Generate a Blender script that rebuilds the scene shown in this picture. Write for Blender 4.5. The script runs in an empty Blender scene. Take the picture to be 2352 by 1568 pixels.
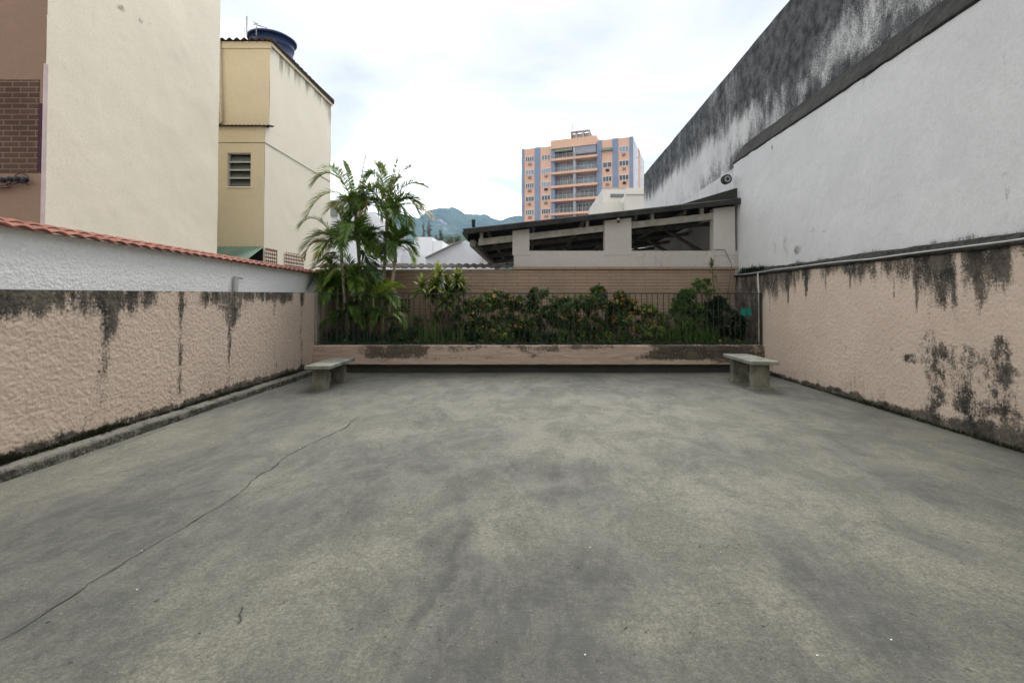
import bpy, math, random
import numpy as np
from mathutils import Vector
R = math.radians
scene = bpy.context.scene
col = scene.collection
random.seed(7); rng = np.random.default_rng(7)

# ------------------------------------------------ camera, sky, sun, exposure
EYE = 1.37; PITCH = R(1.2); FP = 2352*17/36.0     # photo plate 2352 x 1568
PX0, PY0 = 1215.0, 690 - FP*math.tan(PITCH)
cam = bpy.data.cameras.new('camera'); cam.lens = 17; cam.sensor_width = 36
cam.shift_x = -(PX0-1176)/2352; cam.shift_y = -(784-PY0)/2352
cam.clip_start = 0.05; cam.clip_end = 20000
camo = bpy.data.objects.new('camera', cam); col.objects.link(camo)
camo.location = (0, 0, EYE); camo.rotation_euler = (R(90)+PITCH, 0, 0)
scene.camera = camo

SUN_EL, SUN_AZ = 56, 16                          # azimuth from +Y towards +X
w = bpy.data.worlds.new('World'); scene.world = w; w.use_nodes = True
wt = w.node_tree; wt.nodes.clear()
def wn(t, **k):
    n = wt.nodes.new(t)
    for a, b in k.items(): setattr(n, a, b)
    return n
sky = wn('ShaderNodeTexSky', sky_type='NISHITA', sun_disc=False)
sky.sun_elevation = R(SUN_EL); sky.sun_rotation = R(SUN_AZ)
bg1 = wn('ShaderNodeBackground'); bg1.inputs[1].default_value = 0.10
wt.links.new(sky.outputs[0], bg1.inputs[0])
tc = wn('ShaderNodeTexCoord'); mp = wn('ShaderNodeMapping'); mp.inputs['Scale'].default_value = (1, 1, 2.6)
wt.links.new(tc.outputs['Generated'], mp.inputs[0])
cn = wn('ShaderNodeTexNoise'); cn.inputs['Scale'].default_value = 1.9; cn.inputs['Detail'].default_value = 7
cn.inputs['Roughness'].default_value = 0.5; cn.inputs['Distortion'].default_value = 0.7
wt.links.new(mp.outputs[0], cn.inputs['Vector'])
cr = wn('ShaderNodeValToRGB'); ce = cr.color_ramp.elements; ce.new(0.5)
for e_, (p_, c_) in zip(ce, ((0.38, (0.236, 0.237, 0.242)), (0.50, (0.302, 0.303, 0.307)), (0.66, (1.0, 0.995, 0.985)))): e_.position = p_; e_.color = (*c_, 1)
wt.links.new(cn.outputs['Fac'], cr.inputs[0])
bg2 = wn('ShaderNodeBackground'); bg2.inputs[1].default_value = 1.25
wt.links.new(cr.outputs[0], bg2.inputs[0])
mx = wn('ShaderNodeMixShader'); mx.inputs[0].default_value = 0.97      # closed cloud cover
wt.links.new(bg1.outputs[0], mx.inputs[1]); wt.links.new(bg2.outputs[0], mx.inputs[2])
wo = wn('ShaderNodeOutputWorld'); wt.links.new(mx.outputs[0], wo.inputs[0])

sl = bpy.data.lights.new('sun', 'SUN'); sl.energy = 1.45; sl.angle = R(28); sl.color = (1, 0.96, 0.9)
so = bpy.data.objects.new('sun', sl); col.objects.link(so)
sd = Vector((math.sin(R(SUN_AZ))*math.cos(R(SUN_EL)), math.cos(R(SUN_AZ))*math.cos(R(SUN_EL)), math.sin(R(SUN_EL))))
so.rotation_euler = sd.to_track_quat('Z', 'Y').to_euler(); so.location = (0, 0, 30)
scene.view_settings.view_transform = 'Standard'; scene.view_settings.look = 'None'
scene.view_settings.gamma = 1; scene.view_settings.exposure = 1.62

def at(px, py, Y):
    """world point that stands at depth Y behind plate position px, py"""
    u = (px-PX0)/FP; v = (PY0-py)/FP
    dY = math.cos(PITCH) - v*math.sin(PITCH); dZ = math.sin(PITCH) + v*math.cos(PITCH)
    return Vector((u/dY*Y, Y, EYE + dZ/dY*Y))
def xat(px, Y, py=690): return at(px, py, Y).x
def zat(py, Y): return at(PX0, py, Y).z

# ------------------------------------------------ numpy value noise
_lat = {}
def vnoise(x, y, seed=0):
    if seed not in _lat: _lat[seed] = np.random.default_rng(seed+100).random((256, 256))
    L = _lat[seed]; x = np.asarray(x, float); y = np.asarray(y, float)
    xi = np.floor(x).astype(int); yi = np.floor(y).astype(int)
    fx = x-xi; fy = y-yi; fx = fx*fx*(3-2*fx); fy = fy*fy*(3-2*fy)
    a = L[xi % 256, yi % 256]; b = L[(xi+1) % 256, yi % 256]; c = L[xi % 256, (yi+1) % 256]; d = L[(xi+1) % 256, (yi+1) % 256]
    return (a*(1-fx)+b*fx)*(1-fy) + (c*(1-fx)+d*fx)*fy
def fbm(x, y, o=4, seed=0, g=0.5):
    s = 0; a = 1; t = 0
    for k in range(o):
        s = s + a*vnoise(x*2**k+k*17.3, y*2**k+k*9.1, seed+k); t += a; a *= g
    return s/t
def sst(a, b, x):
    t = np.clip((x-a)/(b-a), 0, 1); return t*t*(3-2*t)

# ------------------------------------------------ mesh helpers
class MB:
    def __init__(s): s.v = []; s.f = []; s.t = []; s.tone = 0.5
    def face(s, pts, tone=None):
        n = len(s.v); s.v.extend([tuple(p) for p in pts]); s.f.append(tuple(range(n, n+len(pts)))); s.t.append(s.tone if tone is None else tone)
    def hexa(s, p):      # p: 4 bottom ccw + 4 top ccw
        n = len(s.v); s.v.extend([tuple(q) for q in p])
        for f in ((3, 2, 1, 0), (4, 5, 6, 7), (0, 1, 5, 4), (1, 2, 6, 5), (2, 3, 7, 6), (3, 0, 4, 7)):
            s.f.append(tuple(n+i for i in f)); s.t.append(s.tone)
        return s
    def box(s, x0, x1, y0, y1, z0, z1):
        return s.hexa([(x0, y0, z0), (x1, y0, z0), (x1, y1, z0), (x0, y1, z0), (x0, y0, z1), (x1, y0, z1), (x1, y1, z1), (x0, y1, z1)])
    def obox(s, o, u, v, wv, a0, a1, b0, b1, c0, c1):   # box in a local frame
        o = Vector(o)
        P = lambda a, b, c: o+u*a+v*b+wv*c
        return s.hexa([P(a0, b0, c0), P(a1, b0, c0), P(a1, b1, c0), P(a0, b1, c0), P(a0, b0, c1), P(a1, b0, c1), P(a1, b1, c1), P(a0, b1, c1)])
    def tube(s, pts, rad, n=8, cap=True):
        pts = [Vector(p) for p in pts]; m = len(pts)
        if not hasattr(rad, '__len__'): rad = [rad]*m
        base = len(s.v)
        for i, p in enumerate(pts):
            d = (pts[min(i+1, m-1)]-pts[max(i-1, 0)])
            if d.length < 1e-9: d = Vector((0, 0, 1))
            d.normalize()
            a = d.cross(Vector((0, 0, 1)) if abs(d.z) < 0.9 else Vector((1, 0, 0))).normalized(); b = d.cross(a)
            for k in range(n):
                an = 2*math.pi*k/n; q = p + (a*math.cos(an)+b*math.sin(an))*rad[i]; s.v.append(tuple(q))
        for i in range(m-1):
            for k in range(n):
                k2 = (k+1) % n
                s.f.append((base+i*n+k, base+i*n+k2, base+(i+1)*n+k2, base+(i+1)*n+k)); s.t.append(s.tone)
        if cap:
            s.f.append(tuple(base+k for k in range(n))[::-1]); s.t.append(s.tone)
            s.f.append(tuple(base+(m-1)*n+k for k in range(n))); s.t.append(s.tone)
        return s
    def lathe(s, c, prof, n=24, axis=None):            # prof: (r, h)
        c = Vector(c); base = len(s.v); m = len(prof)
        for r_, h in prof:
            for k in range(n):
                an = 2*math.pi*k/n
                p = (r_*math.cos(an), r_*math.sin(an), h) if axis is None else (r_*math.cos(an), h, r_*math.sin(an))
                s.v.append(tuple(c+Vector(p)))
        for i in range(m-1):
            for k in range(n):
                k2 = (k+1) % n
                s.f.append((base+i*n+k, base+i*n+k2, base+(i+1)*n+k2, base+(i+1)*n+k)); s.t.append(s.tone)
        s.f.append(tuple(base+k for k in range(n))[::-1]); s.t.append(s.tone)
        s.f.append(tuple(base+(m-1)*n+k for k in range(n))); s.t.append(s.tone)
        return s
    def prism(s, poly, y0, y1):                        # poly in x,z extruded along y
        n = len(poly); b = len(s.v)
        s.v.extend([(x, y0, z) for x, z in poly]+[(x, y1, z) for x, z in poly])
        s.f.append(tuple(range(b, b+n))); s.t.append(s.tone)
        s.f.append(tuple(range(b+2*n-1, b+n-1, -1))); s.t.append(s.tone)
        for i in range(n):
            j = (i+1) % n; s.f.append((b+j, b+i, b+n+i, b+n+j)); s.t.append(s.tone)
        return s
    def build(s, name, m, parent=None, smooth=False, bevel=0):
        me = bpy.data.meshes.new(name); me.from_pydata(s.v, [], s.f); me.update()
        if smooth: me.shade_smooth()
        a = me.attributes.new('tone', 'FLOAT', 'FACE'); a.data.foreach_set('value', np.array(s.t, dtype=np.float32))
        return link(name, me, m, parent, bevel)
def link(name, me, m, parent=None, bevel=0):
    o = bpy.data.objects.new(name, me); col.objects.link(o); me.materials.append(m)
    if parent:
        o.parent = parent
        o.matrix_parent_inverse = parent.matrix_basis.inverted()
    if bevel:
        b = o.modifiers.new('bevel', 'BEVEL'); b.width = bevel; b.segments = 2; b.limit_method = 'ANGLE'
    return o
def tag(o, label, cat, group=None, kind=None):
    o['label'] = label; o['category'] = cat
    if group: o['group'] = group
    if kind: o['kind'] = kind
    return o
def thing(name, label, cat, loc=(0, 0, 0), group=None):
    o = bpy.data.objects.new(name, None); o.empty_display_size = 0.2; o.location = loc
    col.objects.link(o); return tag(o, label, cat, group)
def struct(o): o['kind'] = 'structure'; return o
def grid(name, m, parent, P0, U, V, lu, lv, step, disp=None, stain=None, smooth=True, stepv=None):
    """dense sheet: point = P0 + U*a + V*b, displaced along UxV; stain(a,b) kept as vertex attribute"""
    nu = max(2, int(lu/step)+1); nv = max(2, int(lv/(stepv or step))+1)
    a, b = np.meshgrid(np.linspace(0, lu, nu), np.linspace(0, lv, nv), indexing='ij')
    P0 = np.array(P0, float); U = np.array(U, float); V = np.array(V, float); Nn = np.cross(U, V); Nn /= np.linalg.norm(Nn)
    co = P0 + a[..., None]*U + b[..., None]*V
    if disp is not None: co = co + disp(a, b)[..., None]*Nn
    idx = np.arange(nu*nv).reshape(nu, nv)
    q = np.stack([idx[:-1, :-1], idx[1:, :-1], idx[1:, 1:], idx[:-1, 1:]], -1).reshape(-1, 4)
    me = bpy.data.meshes.new(name); me.vertices.add(nu*nv); me.vertices.foreach_set('co', co.reshape(-1).astype(np.float32))
    me.loops.add(q.size); me.loops.foreach_set('vertex_index', q.reshape(-1).astype(np.int32))
    me.polygons.add(len(q)); me.polygons.foreach_set('loop_start', np.arange(0, q.size, 4, dtype=np.int32))
    me.update(calc_edges=True)
    if smooth: me.shade_smooth()
    at_ = me.attributes.new('stain', 'FLOAT', 'POINT')
    s = np.zeros((nu, nv)) if stain is None else np.clip(stain(a, b), 0, 1.5)
    at_.data.foreach_set('value', s.reshape(-1).astype(np.float32))
    return link(name, me, m, parent)

# ------------------------------------------------ materials
class NT:
    def __init__(s, name):
        s.m = bpy.data.materials.new(name); s.m.use_nodes = True; s.t = s.m.node_tree
        s.b = s.t.nodes['Principled BSDF']; s.tcn = None
    def n(s, ty, ins=None, **k):
        nd = s.t.nodes.new(ty)
        for a, b in k.items(): setattr(nd, a, b)
        for a, b in (ins or {}).items(): s.put(nd.inputs[a], b)
        return nd
    def put(s, sock, v):
        if isinstance(v, bpy.types.NodeSocket): s.t.links.new(v, sock)
        elif isinstance(v, tuple) and len(v) == 3 and sock.type == 'RGBA': sock.default_value = (*v, 1)
        else: sock.default_value = v
    def co(s, scale=(1, 1, 1)):
        if s.tcn is None: s.tcn = s.n('ShaderNodeTexCoord').outputs['Object']
        if scale == (1, 1, 1): return s.tcn
        return s.n('ShaderNodeMapping', {'Vector': s.tcn, 'Scale': scale}).outputs[0]
    def noise(s, sc, det=4, ro=0.5, scale=(1, 1, 1), dist=0.0):
        return s.n('ShaderNodeTexNoise', {'Vector': s.co(scale), 'Scale': sc, 'Detail': det, 'Roughness': ro, 'Distortion': dist}).outputs['Fac']
    def math(s, op, a, b=0.0, c=0.0): 
        nd = s.n('ShaderNodeMath', operation=op); s.put(nd.inputs[0], a); s.put(nd.inputs[1], b); s.put(nd.inputs[2], c); return nd.outputs[0]
    def rng(s, v, a, b, c=0.0, d=1.0):
        return s.n('ShaderNodeMapRange', {0: v, 1: a, 2: b, 3: c, 4: d}, interpolation_type='SMOOTHSTEP').outputs[0]
    def mix(s, f, a, b, bt='MIX'):
        nd = s.n('ShaderNodeMix', data_type='RGBA', blend_type=bt); s.put(nd.inputs[0], f); s.put(nd.inputs[6], a); s.put(nd.inputs[7], b); return nd.outputs[2]
    def attr(s, nm): return s.n('ShaderNodeAttribute', attribute_name=nm).outputs['Fac']
    def ramp(s, f, st):
        nd = s.n('ShaderNodeValToRGB', {0: f}); e = nd.color_ramp.elements
        while len(e) < len(st): e.new(0.5)
        for x, (p, c) in zip(e, st): x.position = p; x.color = (*c, 1)
        return nd.outputs[0]
    def bump(s, h, dist=0.01, st=1.0, prev=None):
        i = {'Height': h, 'Distance': dist, 'Strength': st}
        if prev is not None: i['Normal'] = prev
        return s.n('ShaderNodeBump', i).outputs[0]
    def fin(s, c, rough=0.9, nrm=None, metal=0.0, spec=0.3):
        s.put(s.b.inputs['Base Color'], c); s.put(s.b.inputs['Roughness'], rough); s.b.inputs['Metallic'].default_value = metal
        s.put(s.b.inputs['Specular IOR Level'], spec)
        if nrm is not None: s.put(s.b.inputs['Normal'], nrm)
        return s.m
def plain(name, c, var=0.18, rough=0.8, sc=3.0, metal=0.0, bump=0.002, spec=0.3, bsc=40):
    t = NT(name); n1 = t.noise(sc, 5, 0.6)
    c2 = tuple(x*(1-var) for x in c); c1 = tuple(min(1, x*(1+var*0.6)) for x in c)
    return t.fin(t.mix(t.rng(n1, 0.3, 0.7), c2, c1), rough, t.bump(t.noise(bsc, 4, 0.6), bump) if bump else None, metal, spec)
def stained(name, c1, c2, dirt1, dirt2, amp=0.9, nsc=9.0, zs=0.5, rough=0.92, bump=0.004, bsc=60, bdet=5, var_sc=1.1, speck=0.0, rng_=(0.20, 0.95)):
    t = NT(name)
    base = t.mix(t.rng(t.noise(var_sc, 6, 0.6), 0.3, 0.7), c1, c2)
    base = t.mix(t.rng(t.noise(28, 5, 0.7), 0.35, 0.75, 0, 0.35), base, tuple(x*0.72 for x in c1))
    n2 = t.noise(nsc, 8, 0.72, (1, 1, zs)); n3 = t.noise(42, 4, 0.75)
    m = t.math('ADD', t.attr('stain'), t.math('MULTIPLY', t.math('SUBTRACT', n2, 0.5), amp*2.0))
    m = t.math('ADD', m, t.math('MULTIPLY', t.math('SUBTRACT', n3, 0.5), amp*1.7))
    m = t.rng(m, rng_[0], rng_[1])
    d = t.mix(t.rng(t.noise(5, 6, 0.7), 0.35, 0.65), dirt1, dirt2)
    thin = t.mix(0.55, base, tuple(min(1, x*1.3) for x in dirt2))
    c = t.mix(t.rng(m, 0.05, 0.5), base, thin); c = t.mix(t.rng(m, 0.36, 1.0), c, d)
    if speck: c = t.mix(t.rng(t.noise(90, 2, 0.5), 0.70, 0.78, 0, speck), c, dirt1)
    nb = t.bump(t.noise(bsc, bdet, 0.6), bump)
    return t.fin(c, rough, nb, spec=0.2)
def leafy(name, stops, trans=0.35, rough=0.5, sc=6):
    t = NT(name); f = t.math('ADD', t.attr('tone'), t.math('MULTIPLY', t.math('SUBTRACT', t.noise(sc, 3), 0.5), 0.35))
    c = t.ramp(f, stops); t.fin(c, rough, spec=0.35)
    tr = t.n('ShaderNodeBsdfTranslucent', {'Color': c}); ms = t.n('ShaderNodeMixShader', {0: trans, 1: t.b.outputs[0], 2: tr.outputs[0]})
    t.t.links.new(ms.outputs[0], t.t.nodes['Material Output'].inputs[0]); return t.m

M = {}
MOULD, MOULD2 = (0.032, 0.030, 0.026), (0.125, 0.108, 0.088)
M['pink'] = stained('pink_roughcast', (0.535, 0.43, 0.35), (0.60, 0.49, 0.405), MOULD, MOULD2, amp=1.0, nsc=7, zs=0.3, bump=0.0055, bsc=44, bdet=2.2)
M['pinkplanter'] = stained('pink_planter', (0.38, 0.285, 0.23), (0.44, 0.345, 0.285), (0.03, 0.026, 0.02), (0.10, 0.085, 0.065), amp=1.1, nsc=5, zs=1, bump=0.004, bsc=50)
M['white'] = stained('white_roughcast', (0.78, 0.795, 0.80), (0.83, 0.84, 0.845), (0.12, 0.12, 0.12), (0.3, 0.3, 0.3), amp=0.5, bump=0.009, bsc=36, bdet=1.5)
M['whitewall'] = stained('white_render', (0.575, 0.58, 0.58), (0.635, 0.637, 0.635), (0.07, 0.07, 0.065), (0.26, 0.26, 0.25), amp=0.8, nsc=6, zs=0.45, bump=0.004, bsc=30)
M['mould'] = stained('mouldy_render', (0.52, 0.52, 0.515), (0.60, 0.60, 0.59), (0.026, 0.029, 0.031), (0.10, 0.104, 0.106), amp=1.0, nsc=3.2, zs=0.38, bump=0.006, bsc=30, rng_=(0.0, 1.15))
M['ledge'] = stained('dark_ledge', (0.035, 0.035, 0.032), (0.055, 0.054, 0.048), (0.007, 0.008, 0.007), (0.02, 0.021, 0.018), amp=0.8, bump=0.01, bsc=40)
M['cream'] = stained('cream_render', (0.79, 0.725, 0.585), (0.83, 0.765, 0.625), (0.20, 0.18, 0.13), (0.33, 0.30, 0.23), amp=0.7, nsc=3, zs=0.2, bump=0.002, bsc=25, var_sc=0.5)
M['tan'] = stained('tan_render', (0.62, 0.535, 0.38), (0.66, 0.57, 0.41), (0.08, 0.07, 0.045), (0.20, 0.17, 0.11), amp=0.8, nsc=4, zs=0.5, bump=0.002, bsc=25)
M['salmon'] = stained('salmon_render', (0.27, 0.18, 0.13), (0.31, 0.205, 0.15), (0.10, 0.07, 0.06), (0.16, 0.11, 0.09), amp=0.5, bump=0.003)
M['curb'] = stained('kerb_concrete', (0.13, 0.125, 0.11), (0.20, 0.19, 0.165), (0.02, 0.021, 0.017), (0.06, 0.06, 0.045), amp=1.1, nsc=7, zs=1, bump=0.008, bsc=50)
M['bench'] = plain('bench_concrete', (0.17, 0.17, 0.135), 0.42, 0.85, 5, bump=0.002, bsc=60)
M['benchtop'] = plain('bench_slab', (0.215, 0.22, 0.185), 0.38, 0.8, 4, bump=0.002, bsc=60)
M['iron'] = plain('fence_iron', (0.026, 0.032, 0.028), 0.3, 0.6, 8, bump=0)
M['soil'] = plain('planter_soil', (0.03, 0.022, 0.015), 0.4, 1, 12, bump=0.02, bsc=20)
M['tile'] = plain('clay_tile', (0.25, 0.10, 0.072), 0.45, 0.85, 6, bump=0.004)
M['oldtile'] = plain('old_tile', (0.07, 0.05, 0.042), 0.5, 0.95, 9, bump=0.006)
M['roof'] = plain('grimy_roof_sheet', (0.035, 0.036, 0.034), 0.5, 0.9, 4, bump=0.004)
M['shed'] = stained('shed_render', (0.46, 0.435, 0.41), (0.51, 0.485, 0.455), (0.10, 0.095, 0.09), (0.24, 0.23, 0.22), amp=0.6, nsc=8, zs=0.3, bump=0.003)
M['shedwood'] = plain('painted_beam', (0.33, 0.315, 0.28), 0.25, 0.85, 7)
M['darkwood'] = plain('dark_beam', (0.20, 0.19, 0.17), 0.3, 0.9, 7)
M['pvc'] = plain('white_pvc', (0.42, 0.42, 0.40), 0.12, 0.5, 6, bump=0)
M['oldpipe'] = plain('painted_pipe', (0.50, 0.40, 0.30), 0.15, 0.6, 6, bump=0)
M['blue'] = plain('tank_blue', (0.015, 0.030, 0.085), 0.2, 0.45, 3, bump=0)
M['black'] = plain('black_plastic', (0.015, 0.016, 0.02), 0.2, 0.5, 6, bump=0)
M['grey'] = plain('grey_metal', (0.25, 0.25, 0.25), 0.2, 0.5, 6, bump=0)
M['teal'] = plain('teal_plate', (0.0, 0.20, 0.15), 0.15, 0.5, 9, bump=0)
M['awning'] = plain('green_awning', (0.13, 0.20, 0.15), 0.2, 0.7, 3)
M['glass'] = plain('window_glass', (0.05, 0.065, 0.07), 0.2, 0.12, 6, bump=0, spec=0.6)
M['louver'] = plain('frosted_louver', (0.13, 0.14, 0.125), 0.15, 0.3, 9, bump=0, spec=0.5)
M['alu'] = plain('aluminium', (0.42, 0.43, 0.41), 0.1, 0.45, 6, bump=0)
M['fwhite'] = plain('far_white', (0.66, 0.66, 0.67), 0.08, 0.9, 0.3, bump=0)
M['froof'] = plain('far_grey_roof', (0.52, 0.53, 0.55), 0.10, 0.9, 0.4, bump=0)
M['fcream'] = plain('far_cream', (0.56, 0.53, 0.47), 0.08, 0.9, 0.2, bump=0)
M['orange'] = plain('tower_orange', (0.66, 0.41, 0.29), 0.07, 0.9, 0.3, bump=0)
M['tblue'] = plain('tower_blue', (0.21, 0.26, 0.355), 0.08, 0.9, 0.3, bump=0)
M['tgrey'] = plain('tower_recess', (0.36, 0.38, 0.41), 0.08, 0.9, 0.3, bump=0)
M['frame'] = plain('white_frame', (0.70, 0.70, 0.68), 0.05, 0.6, 2, bump=0)
M['blind'] = plain('grey_blind', (0.27, 0.28, 0.33), 0.1, 0.7, 1, bump=0)
M['bgreen'] = plain('green_blind', (0.22, 0.25, 0.20), 0.1, 0.7, 1, bump=0)
M['concrete'] = plain('raw_concrete', (0.36, 0.34, 0.31), 0.15, 0.9, 1, bump=0)
M['ac'] = plain('conditioner_casing', (0.30, 0.20, 0.15), 0.3, 0.7, 1, bump=0)
M['bark'] = plain('bark', (0.13, 0.105, 0.075), 0.35, 0.9, 14, bump=0.004)
M['palmbark'] = plain('palm_stem', (0.25, 0.21, 0.15), 0.35, 0.8, 14, bump=0.004)
M['crown'] = plain('palm_crownshaft', (0.16, 0.20, 0.08), 0.3, 0.6, 8, bump=0)
G0, G1, G2, G3 = (0.022, 0.052, 0.011), (0.055, 0.115, 0.020), (0.10, 0.17, 0.025), (0.25, 0.27, 0.05)
M['palm'] = leafy('palm_leaf', [(0.0, (0.029, 0.071, 0.019)), (0.4, (0.071, 0.149, 0.029)), (0.7, (0.179, 0.287, 0.047)), (0.88, (0.298, 0.254, 0.078)), (1.0, (0.253, 0.187, 0.078))], 0.3)
M['palmlow'] = leafy('palm_leaf_bright', [(0.0, G0), (0.4, G1), (0.8, (0.13, 0.24, 0.02)), (1.0, (0.28, 0.36, 0.04))], 0.35)
M['cord'] = leafy('cordyline_leaf', [(0.0, G0), (0.4, (0.06, 0.11, 0.02)), (0.7, (0.22, 0.28, 0.05)), (1.0, (0.48, 0.46, 0.16))], 0.3)
M['shrub'] = leafy('shrub_leaf', [(0.0, (0.017, 0.047, 0.014)), (0.5, (0.049, 0.111, 0.028)), (0.85, (0.122, 0.201, 0.048)), (1.0, (0.269, 0.333, 0.077))], 0.25)
M['dark'] = leafy('dark_leaf', [(0.0, (0.006, 0.017, 0.007)), (0.6, (0.017, 0.042, 0.014)), (1.0, (0.046, 0.084, 0.028))], 0.2)
M['oleander'] = leafy('oleander_leaf', [(0.0, (0.04, 0.07, 0.03)), (1.0, (0.20, 0.25, 0.12))], 0.25)
M['yellow'] = leafy('yellow_blossom', [(0.0, (0.35, 0.22, 0.03)), (0.5, (0.62, 0.46, 0.08)), (1.0, (0.72, 0.60, 0.25))], 0.3)
M['red'] = leafy('red_blossom', [(0.0, (0.22, 0.02, 0.015)), (0.6, (0.45, 0.055, 0.025)), (1.0, (0.62, 0.17, 0.07))], 0.3)
M['pinkf'] = leafy('salmon_blossom', [(0.0, (0.45, 0.17, 0.09)), (1.0, (0.70, 0.42, 0.24))], 0.3)
M['moss'] = leafy('moss_tuft', [(0.0, (0.012, 0.014, 0.008)), (0.6, (0.035, 0.042, 0.018)), (1.0, (0.075, 0.09, 0.03))], 0.1, 0.9)
M['fartree'] = leafy('far_tree_leaf', [(0.0, (0.02, 0.04, 0.02)), (0.5, (0.045, 0.08, 0.035)), (1.0, (0.10, 0.14, 0.06))], 0.2, sc=0.6)
def brickmat(name, c1, c2, mor, w_, h_, msize, offv=(0, 0, 0), planes='xz', bump=0.006):
    t = NT(name); s = t.n('ShaderNodeSeparateXYZ', {0: t.co()}); 
    cmb = t.n('ShaderNodeCombineXYZ', {0: s.outputs[0 if planes[0] == 'x' else 1], 1: s.outputs[2]})
    b = t.n('ShaderNodeTexBrick', {'Vector': cmb.outputs[0], 'Color1': c1, 'Color2': c2, 'Mortar': mor, 'Scale': 1.0, 'Mortar Size': msize, 'Mortar Smooth': 0.2, 'Bias': 0.0, 'Brick Width': w_, 'Row Height': h_})
    c = t.mix(t.rng(t.noise(2.0, 6, 0.65), 0.35, 0.75, 0, 0.45), b.outputs[0], tuple(x*0.6 for x in c1))
    h = t.math('SUBTRACT', 1.0, b.outputs['Fac'])
    nb = t.bump(h, bump); nb = t.bump(t.noise(60, 4, 0.6), 0.002, prev=nb)
    return t.fin(c, 0.92, nb, spec=0.2)
M['brickpaint'] = brickmat('painted_brick', (0.34, 0.255, 0.188), (0.32, 0.238, 0.175), (0.21, 0.155, 0.115), 0.50, 0.070, 0.0065)
M['brickdark'] = brickmat('brown_brick_tile', (0.085, 0.048, 0.038), (0.115, 0.066, 0.05), (0.22, 0.155, 0.11), 0.20, 0.068, 0.008)
# floor
t = NT('courtyard_concrete')
wv = t.n('ShaderNodeTexNoise', {'Vector': t.co(), 'Scale': 0.55, 'Detail': 3}).outputs['Color']
cw = t.n('ShaderNodeMapping', {'Vector': t.co()}).outputs[0]
vm = t.n('ShaderNodeVectorMath', {0: t.co(), 1: t.n('ShaderNodeVectorMath', {0: wv, 'Scale': 2.6}, operation='SCALE').outputs[0]}, operation='ADD').outputs[0]
def fn(sc, det, ro, dist=0.0): return t.n('ShaderNodeTexNoise', {'Vector': vm, 'Scale': sc, 'Detail': det, 'Roughness': ro, 'Distortion': dist}).outputs['Fac']
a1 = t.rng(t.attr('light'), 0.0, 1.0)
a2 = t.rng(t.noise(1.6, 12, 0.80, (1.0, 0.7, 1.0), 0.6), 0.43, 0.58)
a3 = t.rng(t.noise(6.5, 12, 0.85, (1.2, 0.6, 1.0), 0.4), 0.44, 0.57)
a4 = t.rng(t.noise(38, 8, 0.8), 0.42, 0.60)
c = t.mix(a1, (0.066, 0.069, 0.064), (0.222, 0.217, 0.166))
c = t.mix(t.math('MULTIPLY', a2, 0.42), c, (0.084, 0.087, 0.078))
c = t.mix(t.math('MULTIPLY', a3, 0.42), c, (0.195, 0.191, 0.152))
c = t.mix(t.math('MULTIPLY', a4, 0.50), c, (0.070, 0.072, 0.066))
a5 = t.rng(t.noise(15, 10, 0.85, (2.6, 0.8, 1.0), 0.5), 0.50, 0.60)
c = t.mix(t.math('MULTIPLY', a5, 0.40), c, (0.058, 0.060, 0.056))
a6 = t.rng(t.noise(60, 4, 0.8), 0.60, 0.68)
c = t.mix(t.math('MULTIPLY', a6, 0.55), c, (0.27, 0.265, 0.235))
c = t.mix(t.rng(t.noise(1.1, 8, 0.7), 0.60, 0.72, 0, 0.35), c, (0.19, 0.145, 0.105))
st = t.math('ADD', t.attr('stain'), t.math('MULTIPLY', t.math('SUBTRACT', t.noise(4, 10, 0.8), 0.5), 1.6))
c = t.mix(t.rng(st, 0.25, 0.95, 0, 0.75), c, (0.045, 0.047, 0.046))
c = t.mix(t.rng(t.noise(95, 3, 0.75), 0.42, 0.62, 0, 0.55), c, (0.055, 0.056, 0.052))
c = t.mix(t.rng(t.noise(26, 3, 0.6), 0.675, 0.71, 0, 0.9), c, (0.025, 0.025, 0.024))
nb = t.bump(t.noise(7, 8, 0.7, (0.5, 1, 1)), 0.02); nb = t.bump(t.noise(110, 5, 0.7), 0.006, prev=nb)
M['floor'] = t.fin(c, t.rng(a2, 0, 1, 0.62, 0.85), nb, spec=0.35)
M['crack'] = plain('crack_void', (0.05, 0.05, 0.044), 0.3, 1, 20, bump=0)
M['city'] = plain('city_ground', (0.16, 0.16, 0.15), 0.3, 1, 0.02, bump=0)
t = NT('forest_hill')
c = t.mix(t.rng(t.noise(0.012, 7, 0.65), 0.35, 0.65), (0.028, 0.05, 0.022), (0.075, 0.105, 0.05))
rock = t.rng(t.noise(0.010, 5, 0.6, (1, 1, 0.15)), 0.60, 0.68)
M['hill'] = t.fin(t.mix(rock, c, (0.26, 0.25, 0.24)), 1.0, t.bump(t.noise(0.03, 5, 0.7), 20), spec=0.1)
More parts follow.
